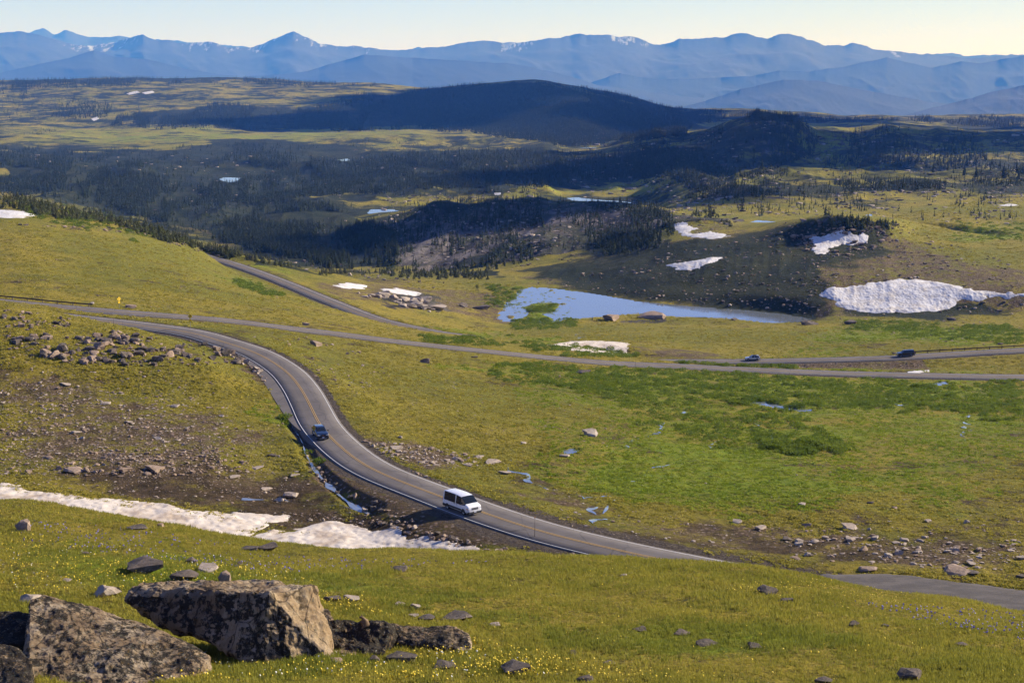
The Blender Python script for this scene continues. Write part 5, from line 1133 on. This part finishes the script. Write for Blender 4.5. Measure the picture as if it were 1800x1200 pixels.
def common(root, W, L, zh, zb, hood_z, tail_z, xf, xr, lampw=.34, lamph=.16, rail=None, railz=0):
    for s in (1, -1):
        box('headlight', (xf-.10, s*(W/2-.30), zh), (.26, lampw, lamph), M['lamp_glass'], root, .03)
        box('tail_light', (xr+.04, s*(W/2-.13), tail_z), (.12, .16, .36), M['red_lamp'], root, .02)
        box('side_mirror', (hood_z[0], s*(W/2+.12), hood_z[1]), (.12, .22, .17), M['black_plastic'], root, .03)
    box('front_bumper', (xf-.06, 0, zb+.14), (.26, W*.93, .30), M['black_plastic'], root, .05)
    box('rear_bumper', (xr+.05, 0, zb+.14), (.24, W*.93, .28), M['black_plastic'], root, .05)
    box('licence_plate', (xf+.078, 0, zb+.22), (.02, .34, .16), M['plate'], root)
    if rail:
        for s in (1, -1): box('roof_rail', (rail[0], s*W*.37, railz), (rail[1], .05, .06), M['black_plastic'], root, .015)
def slope_tilt(path, k):  # pitch of the road at a path index
    a, b = path[max(0, k-2)], path[min(len(path)-1, k+2)]; return math.atan2(b[2]-a[2], math.hypot(b[0]-a[0], b[1]-a[1]))
def on_road(road, px, side, rev=False):
    P = RD[road]; x = project(P[:, 0], P[:, 1], P[:, 2])[0]; k = int(np.argmin(np.abs(x-px))); T = P[min(k+3, len(P)-1)]-P[max(k-3, 0)]
    hd = math.atan2(T[1], T[0]); n = Vector((-math.sin(hd), math.cos(hd), 0)); loc = Vector(P[k])+n*side; loc.z += .005-abs(side)*.015
    pt = slope_tilt(P, k)
    if rev: hd += math.pi; pt = -pt
    return loc, hd, (0, -pt)
# white van: L 5.6, stations x from +front to -rear
van_st = [(2.78,.42,.80,.86,.80,.90),(2.70,.34,.98,1.06,.92,.88),(2.50,.32,1.12,1.20,.98,.86),(2.12,.30,1.20,1.32,1.0,.84),(2.06,.30,1.20,1.36,1.0,.84),(1.20,.30,1.15,2.10,1.0,.80),(.80,.30,1.14,2.14,1.0,.80),(.12,.30,1.14,2.19,1.0,.81),(-.02,.30,1.14,2.20,1.0,.81),(-1.15,.30,1.14,2.21,1.0,.81),(-2.48,.30,1.14,2.19,1.0,.81),(-2.60,.32,1.22,2.17,.99,.81),(-2.76,.38,1.20,2.10,.96,.81),(-2.80,.42,1.18,2.02,.93,.82)]
def van_extra(root, W):
    common(root, W, 5.6, .86, .26, (1.15, 1.38), 1.10, 2.74, -2.80, .36, .24)
    for s in (1, -1):
        box('amber_lamp', (2.50, s*(W/2-.09), .86), (.22, .12, .20), M['amber'], root, .02)
        box('side_cladding', (-.15, s*(W/2+.006), .58), (2.9, .03, .22), M['black_plastic'], root, .01)
        box('rear_cladding', (-2.42, s*(W/2-.02), .50), (.64, .10, .34), M['black_plastic'], root, .02)
        box('door_handle', (-.12, s*(W/2+.02), 1.06), (.22, .03, .05), M['black_plastic'], root)
        box('door_handle', (.42, s*(W/2+.02), 1.04), (.2, .03, .05), M['black_plastic'], root)
        v = [(1.66, s*(W/2-.025), 1.19), (.86, s*(W/2-.03), 1.23), (.16, s*(W/2-.03), 1.24), (.16, s*(W/2-.155), 2.0), (.80, s*(W/2-.158), 1.98), (1.0, s*(W/2-.14), 1.86)]
    box('grille', (2.76, 0, .84), (.06, .95, .26), M['black_plastic'], root, .02); box('grille_bar', (2.80, 0, .86), (.03, .85, .05), M['alloy'], root, .01)
    box('rear_window', (-2.80, 0, 1.6), (.03, 1.3, .5), M['glass'], root, .01)
loc, hd, tl = on_road('B', 829, -1.45)
vehicle('passenger_van', loc, hd, tl, van_st, 2.06, (1.75, -1.72), .36, M['white_car'], 'white passenger van with black cladding driving down the near road', 'van', (4, 5, 6, 8, 9), (4,), (), van_extra)
suv_st = [(2.28,.42,.80,.84,.80,.86),(2.18,.32,.90,.98,.93,.86),(1.9,.26,.96,1.05,.98,.86),(1.10,.25,1.0,1.12,1.0,.84),(1.0,.25,1.02,1.14,1.0,.82),(.30,.25,1.04,1.58,1.0,.72),(.20,.25,1.04,1.62,1.0,.72),(-.45,.25,1.05,1.66,1.0,.73),(-.55,.25,1.05,1.66,1.0,.73),(-1.45,.25,1.08,1.63,1.0,.72),(-1.75,.28,1.10,1.60,.99,.72),(-2.15,.34,1.08,1.22,.95,.78),(-2.26,.40,.95,1.05,.88,.85)]
def suv_extra(root, W):
    common(root, W, 4.5, .80, .24, (.75, 1.14), .98, 2.26, -2.26, .42, .15, (-.55, 1.7), 1.70)
    box('grille', (2.25, 0, .72), (.07, .9, .26), M['black_plastic'], root, .03); box('skid_plate', (2.33, 0, .30), (.04, 1.1, .08), M['alloy'], root, .02)
    box('emblem', (2.30, 0, .76), (.03, .14, .05), M['amber'], root, .01)
    for s in (1, -1): box('fog_light', (2.26, s*.68, .46), (.05, .14, .07), M['lamp_glass'], root, .01); box('door_handle', (.0, s*(W/2+.01), .95), (.18, .03, .04), M['black_plastic'], root)
loc, hd, tl = on_road('B', 581, -1.45)
vehicle('blue_suv', loc, hd, tl, suv_st, 1.84, (1.42, -1.32), .36, M['navy'], 'dark blue sport utility car coming round the bend with its lamps on', 'car', (5, 6, 8, 9), (4,), (10,), suv_extra)
wag_st = [(2.25,.42,.74,.78,.82,.86),(2.15,.32,.84,.90,.93,.86),(1.8,.26,.92,.98,.98,.86),(1.10,.25,.98,1.06,1.0,.84),(1.0,.25,.99,1.08,1.0,.82),(.35,.25,1.02,1.50,1.0,.74),(.25,.25,1.02,1.54,1.0,.74),(-.45,.25,1.03,1.57,1.0,.74),(-.53,.25,1.03,1.57,1.0,.74),(-1.75,.25,1.05,1.55,1.0,.74),(-1.85,.28,1.05,1.53,.99,.74),(-2.15,.34,1.03,1.12,.95,.82),(-2.25,.40,.90,.98,.9,.85)]
def wag_extra(root, W):
    common(root, W, 4.5, .72, .24, (.78, 1.08), .95, 2.24, -2.25, .36, .14, (-.7, 2.0), 1.62)
    for s in (1, -1): box('lower_cladding', (0, s*(W/2+.004), .40), (2.1, .03, .22), M['black_plastic'], root, .01)
    box('grille', (2.22, 0, .68), (.07, .8, .16), M['black_plastic'], root, .02); box('cargo_rack', (-.6, 0, 1.66), (1.1, 1.1, .05), M['black_plastic'], root, .02)
loc, hd, tl = on_road('D', 1324, 1.2, True)
vehicle('silver_wagon', loc, hd, tl, wag_st, 1.74, (1.40, -1.25), .34, M['silver'], 'silver station wagon with a roof rack on the far right road', 'car', (5, 6, 8, 9), (4,), (10,), wag_extra)
big_st = [(2.55,.45,1.0,1.05,.86,.9),(2.48,.35,1.08,1.14,.95,.88),(2.2,.30,1.12,1.19,.99,.88),(1.35,.30,1.16,1.24,1.0,.86),(1.25,.30,1.17,1.27,1.0,.84),(.62,.30,1.20,1.82,1.0,.80),(.5,.30,1.2,1.86,1.0,.80),(-.4,.30,1.2,1.89,1.0,.80),(-.5,.30,1.2,1.89,1.0,.80),(-2.25,.30,1.2,1.88,1.0,.80),(-2.38,.32,1.2,1.87,.99,.80),(-2.52,.36,1.18,1.30,.97,.9),(-2.56,.42,1.0,1.1,.95,.9)]
def big_extra(root, W):
    common(root, W, 5.1, .92, .28, (1.0, 1.28), 1.1, 2.54, -2.56, .34, .22, (-.8, 2.4), 1.93)
    box('grille', (2.52, 0, .88), (.07, 1.0, .26), M['alloy'], root, .02)
    for s in (1, -1): box('running_board', (0, s*(W/2+.02), .34), (2.3, .12, .05), M['alloy'], root, .01)
loc, hd, tl = on_road('D', 1596, 1.2, True)
vehicle('black_suv', loc, hd, tl, big_st, 2.0, (1.62, -1.52), .40, M['black_car'], 'large black sport utility car beside the start of the right guardrail', 'car', (5, 6, 8, 9), (4,), (10,), big_extra)

# ------------------------------------------------------------------ guardrails, signs, marker posts
M['weathered_steel'] = simple('weathered_steel', (.055, .035, .028), .8, .2); M['post_wood'] = simple('post_wood', (.22, .17, .12), .9); M['sign_yellow'] = simple('sign_yellow', (.85, .55, .01), .45)
M['galv'] = simple('galvanised_steel', (.32, .32, .32), .5, .5); M['sign_black'] = simple('sign_black', (.02, .02, .02), .5); M['orange'] = simple('reflector_orange', (.7, .2, .03), .4)
def guardrail(road, px0, px1, side, label, postmat):
    P = RD[road]; x = project(P[:, 0], P[:, 1], P[:, 2])[0]; k = np.nonzero((x >= px0) & (x <= px1))[0]; p = P[k]
    T = np.gradient(p[:, :2], axis=0); T /= np.linalg.norm(T, axis=1)[:, None]; n = np.stack([-T[:, 1], T[:, 0]], 1); q = p.copy(); q[:, :2] += n*side; q[:, 2] -= .08
    o = empty('guardrail', tuple(q[0])); tag(o, label, 'guardrail'); b = q-q[0]; tq = n*(-np.sign(side))
    prof = [(0, .45), (.06, .50), (0, .58), (.06, .66), (0, .76), (-.05, .76), (-.05, .45)]
    V = []; Fc = []
    for i in range(len(b)):
        for d, z in prof: V.append((b[i, 0]+tq[i, 0]*d, b[i, 1]+tq[i, 1]*d, b[i, 2]+z))
    m_ = len(prof)
    for i in range(len(b)-1):
        for j in range(m_): a = i*m_+j; c = i*m_+(j+1) % m_; Fc.append((a, c, c+m_, a+m_))
    bmesh_obj('rail', V, Fc, M['weathered_steel'], o)
    s = np.concatenate([[0], np.cumsum(np.linalg.norm(np.diff(b[:, :2], axis=0), axis=1))]); d = 1.0
    pm = None
    while d < s[-1]:
        c = [np.interp(d, s, b[:, j]) for j in range(3)]; nn = [np.interp(d, s, tq[:, j]) for j in range(2)]
        if pm is None:
            bm = bmesh.new(); bmesh.ops.create_cube(bm, size=1); bmesh.ops.scale(bm, vec=(.18, .18, 1.1), verts=bm.verts); bmesh.ops.bevel(bm, geom=bm.edges[:], offset=.02, segments=1, affect='EDGES'); pm = bpy.data.meshes.new('post'); bm.to_mesh(pm); bm.free(); pm.materials.append(postmat)
        link('post', pm, o, (c[0]-nn[0]*.16, c[1]-nn[1]*.16, c[2]+.31)); d += 3.8
guardrail('A', -80, 158, 4.1, 'dark guardrail on pale posts beside the road at the left edge', M['post_wood'])
guardrail('D', 1606, 1940, 4.1, 'dark guardrail along the outside of the road at the right edge', M['weathered_steel'])
def sign(px, py, hp, facing, label):
    h3 = hit([px], [py], VAL)[0]; s = math.hypot(h3[1], h3[2])/F; Ht = hp*s; o = empty('road_sign', (h3[0], h3[1], h3[2]), facing); tag(o, label, 'road sign', 'yellow warning signs by the roads')
    box('pole', (0, .03, Ht*.5-.1), (.07, .05, Ht), M['galv'], o, .01)
    d = .76; bm = bmesh.new(); bmesh.ops.create_cube(bm, size=1); bmesh.ops.scale(bm, vec=(d, .012, d), verts=bm.verts); bmesh.ops.bevel(bm, geom=[e for e in bm.edges if abs((e.verts[0].co-e.verts[1].co).y) > .005], offset=.05, segments=3, affect='EDGES'); bmesh.ops.rotate(bm, verts=bm.verts, cent=(0, 0, 0), matrix=Matrix.Rotation(R(45), 3, 'Y')); bmesh.ops.translate(bm, vec=(0, -.01, Ht-.54), verts=bm.verts)
    me = bpy.data.meshes.new('diamond_panel'); bm.to_mesh(me); bm.free(); me.materials.append(M['sign_yellow']); dp = link('diamond_panel', me, o)
    V = []; pth = [(-.12, -.2), (-.12, 0), (-.05, .07), (.05, .07)]; 
    ar = [(-.16, -.24), (-.08, -.24), (-.08, -.02), (-.04, .03), (.08, .03), (.08, -.03), (.22, .075), (.08, .18), (.08, .12), (-.08, .12), (-.16, .02)]
    bmesh_obj('arrow', [(x, -.019, z+Ht-.54) for x, z in ar], [tuple(range(len(ar)))], M['sign_black'], dp)
    box('speed_plaque', (0, -.01, Ht-1.36), (.5, .012, .5), M['sign_yellow'], o)
sign(210, 543, 22, R(50), 'yellow diamond warning sign with plaque beside the brown boulder')
sign(335, 578, 27, R(-8), 'yellow diamond warning sign standing at the edge of the near road')
def post(px, py, hp, label, ymin=VAL):
    h3 = hit([px], [py], ymin)[0]; s = math.hypot(h3[1], h3[2])/F; Ht = hp*s; o = empty('marker_post', tuple(h3)); tag(o, label, 'marker post', 'thin marker posts along the roads')
    V, Fc = trunk_mesh(Ht, .035); bmesh_obj('pole', [(a, b, c) for a, b, c in V*(1, 1, 1.03)], Fc, M['weathered_steel'], o); box('reflector', (0, -.05, Ht-.12), (.1, .02, .16), M['orange'], o)
for a in ((940,944,38,'tallest thin marker post beside the near road right of the van'),(1117,646,20,'thin marker post on the near edge of the middle road'),(378,577,10,'small marker post right of the second yellow sign'),(278,547,9,'small marker post between the two yellow signs'),(134,543,11,'marker post with orange top beside the left guardrail'),(1340,662,8,'small marker post below the silver wagon'),(1688,668,8,'small marker post on the lower road at right'),(200,573,14,'marker post on the near road before it bends')): post(*a)

# ------------------------------------------------------------------ marmot
def marmot():
    h3 = None
    o3 = at_y(640, 1093, 51.4); dg = bpy.context.evaluated_depsgraph_get(); dg.update()
    best = -1e9
    for ob in (BIG['C'], BIG['C2']):
        ok, l, n, i = ob.ray_cast(Vector((float(o3[0]), 51.4, 10))-ob.location, Vector((0, 0, -1)))
        if ok: best = max(best, (l+ob.location).z)
    if best < -1e8: best = float(o3[2])-.2
    root = empty('marmot', (float(o3[0]), 51.4, best-.03), R(200)); tag(root, 'brown marmot sitting up on the dark rock in the foreground', 'marmot')
    M['fur'] = simple('brown_fur', (.16, .105, .06), .9); M['eye'] = simple('eye_black', (.01, .01, .01), .1)
    def skin(name, verts, edges, radii, mat, parent, sub=2):
        me = bpy.data.meshes.new(name); me.from_pydata(verts, edges, []); ob = link(name, me, parent)
        ob.modifiers.new('skin', 'SKIN'); 
        for i, r_ in enumerate(radii): me.skin_vertices[0].data[i].radius = (r_, r_) if not isinstance(r_, tuple) else r_
        me.skin_vertices[0].data[0].use_root = True
        sb = ob.modifiers.new('sub', 'SUBSURF'); sb.levels = sub; sb.render_levels = sub; me.materials.append(mat); return ob
    try:
        V = [(-.10,0,.10),(-.06,0,.20),(.0,0,.30),(.05,0,.37),(.09,0,.42),(.15,0,.42),(.185,0,.405),(-.20,0,.05),(-.30,.03,.04),
             (.02,.08,.09),(.09,.09,.03),(.13,.09,.015),(.02,-.08,.09),(.09,-.09,.03),(.13,-.09,.015),
             (.05,.06,.29),(.10,.06,.22),(.12,.04,.17),(.05,-.06,.29),(.10,-.06,.22),(.12,-.04,.17)]
        E = [(0,1),(1,2),(2,3),(3,4),(4,5),(5,6),(0,7),(7,8),(0,9),(9,10),(10,11),(0,12),(12,13),(13,14),(2,15),(15,16),(16,17),(2,18),(18,19),(19,20)]
        Rr = [.125,.12,.09,.07,.065,.042,.025,.05,.03,.06,.03,.018,.06,.03,.018,.035,.024,.015,.035,.024,.015]
        skin('body', V, E, Rr, M['fur'], root)
    except Exception as e: print('marmot', e)
    for s in (1, -1):
        for nm, c, r_, mt in (('ear', (.075, s*.05, .478), .022, M['fur']), ('eye', (.135, s*.045, .44), .010, M['eye'])):
            bm = bmesh.new(); bmesh.ops.create_icosphere(bm, subdivisions=2, radius=r_); bmesh.ops.translate(bm, vec=c, verts=bm.verts); me = bpy.data.meshes.new(nm); bm.to_mesh(me); bm.free(); me.materials.append(mt); link(nm, me, root)
marmot()

# ------------------------------------------------------------------ clouds added out of view, high over the hills, to shade the middle distance
M['shade_cloud'] = simple('shade_cloud_white', (.85, .86, .88), 1.)
def shade_cloud(gx, gy, rx, ry, seed, n=26):
    g_ = np.random.default_rng(seed); V0, F0 = ICO[3]; Vs = []; Fs = []
    for i in range(n):
        a = g_.uniform(0, 6.283); q = math.sqrt(g_.random())*.78; R_ = g_.uniform(.22, .42)*(1-.35*q)
        V = V0*(R_*rx, R_*ry, R_*min(rx, ry)*.45); d = fbm(V0[:, 0]*3+i, V0[:, 1]*3+V0[:, 2]*2, 3, seed+i); V = V*(1+.28*d)[:, None]
        V[:, 2] = np.maximum(V[:, 2], -R_*min(rx, ry)*.15); Vs.append(V+(math.cos(a)*q*rx, math.sin(a)*q*ry, 0)); Fs.append(F0+i*len(V0))
    L_ = (1750+130)/math.sin(SUN_EL); o = link('shade_cloud', np_mesh('shade_cloud', np.concatenate(Vs), np.concatenate(Fs), M['shade_cloud'], True), None, (gx+sv.x*L_, gy+sv.y*L_, 1750))
    tag(o, 'unseen white cumulus added above the valley to shade the middle distance', 'shade_cloud', kind='structure')
for i, c in enumerate([(0,1230,200,150), (350,4900,1150,1000), (300,2150,380,260), (560,2620,560,330), (1250,2450,260,160), (1500,4300,900,700), (-350,4300,500,220)]): shade_cloud(*c, 70+i)

# ------------------------------------------------------------------ haze (air)
bm = bmesh.new(); bmesh.ops.create_cube(bm, size=1); me = bpy.data.meshes.new('haze'); bm.to_mesh(me); bm.free()
hz = link('haze', me, None, (0, 20000, 150)); hz.scale = (60000, 43000, 2500)
hm, nt, N, L, b = newmat('air'); N.remove(b); pv = N.new('ShaderNodeVolumePrincipled'); L.new(pv.outputs[0], N['Material Output'].inputs['Volume'])
pv.inputs['Color'].default_value = (.08, .28, 1.0, 1); pv.inputs['Absorption Color'].default_value = (1, 1, 1, 1); pv.inputs['Density'].default_value = 5.0e-5; pv.inputs['Anisotropy'].default_value = .0
me.materials.append(hm); tag(hz, 'blue air haze over the valley', 'haze', kind='stuff')
print('rocks', len(ROCKS), 'trees', len(cand))
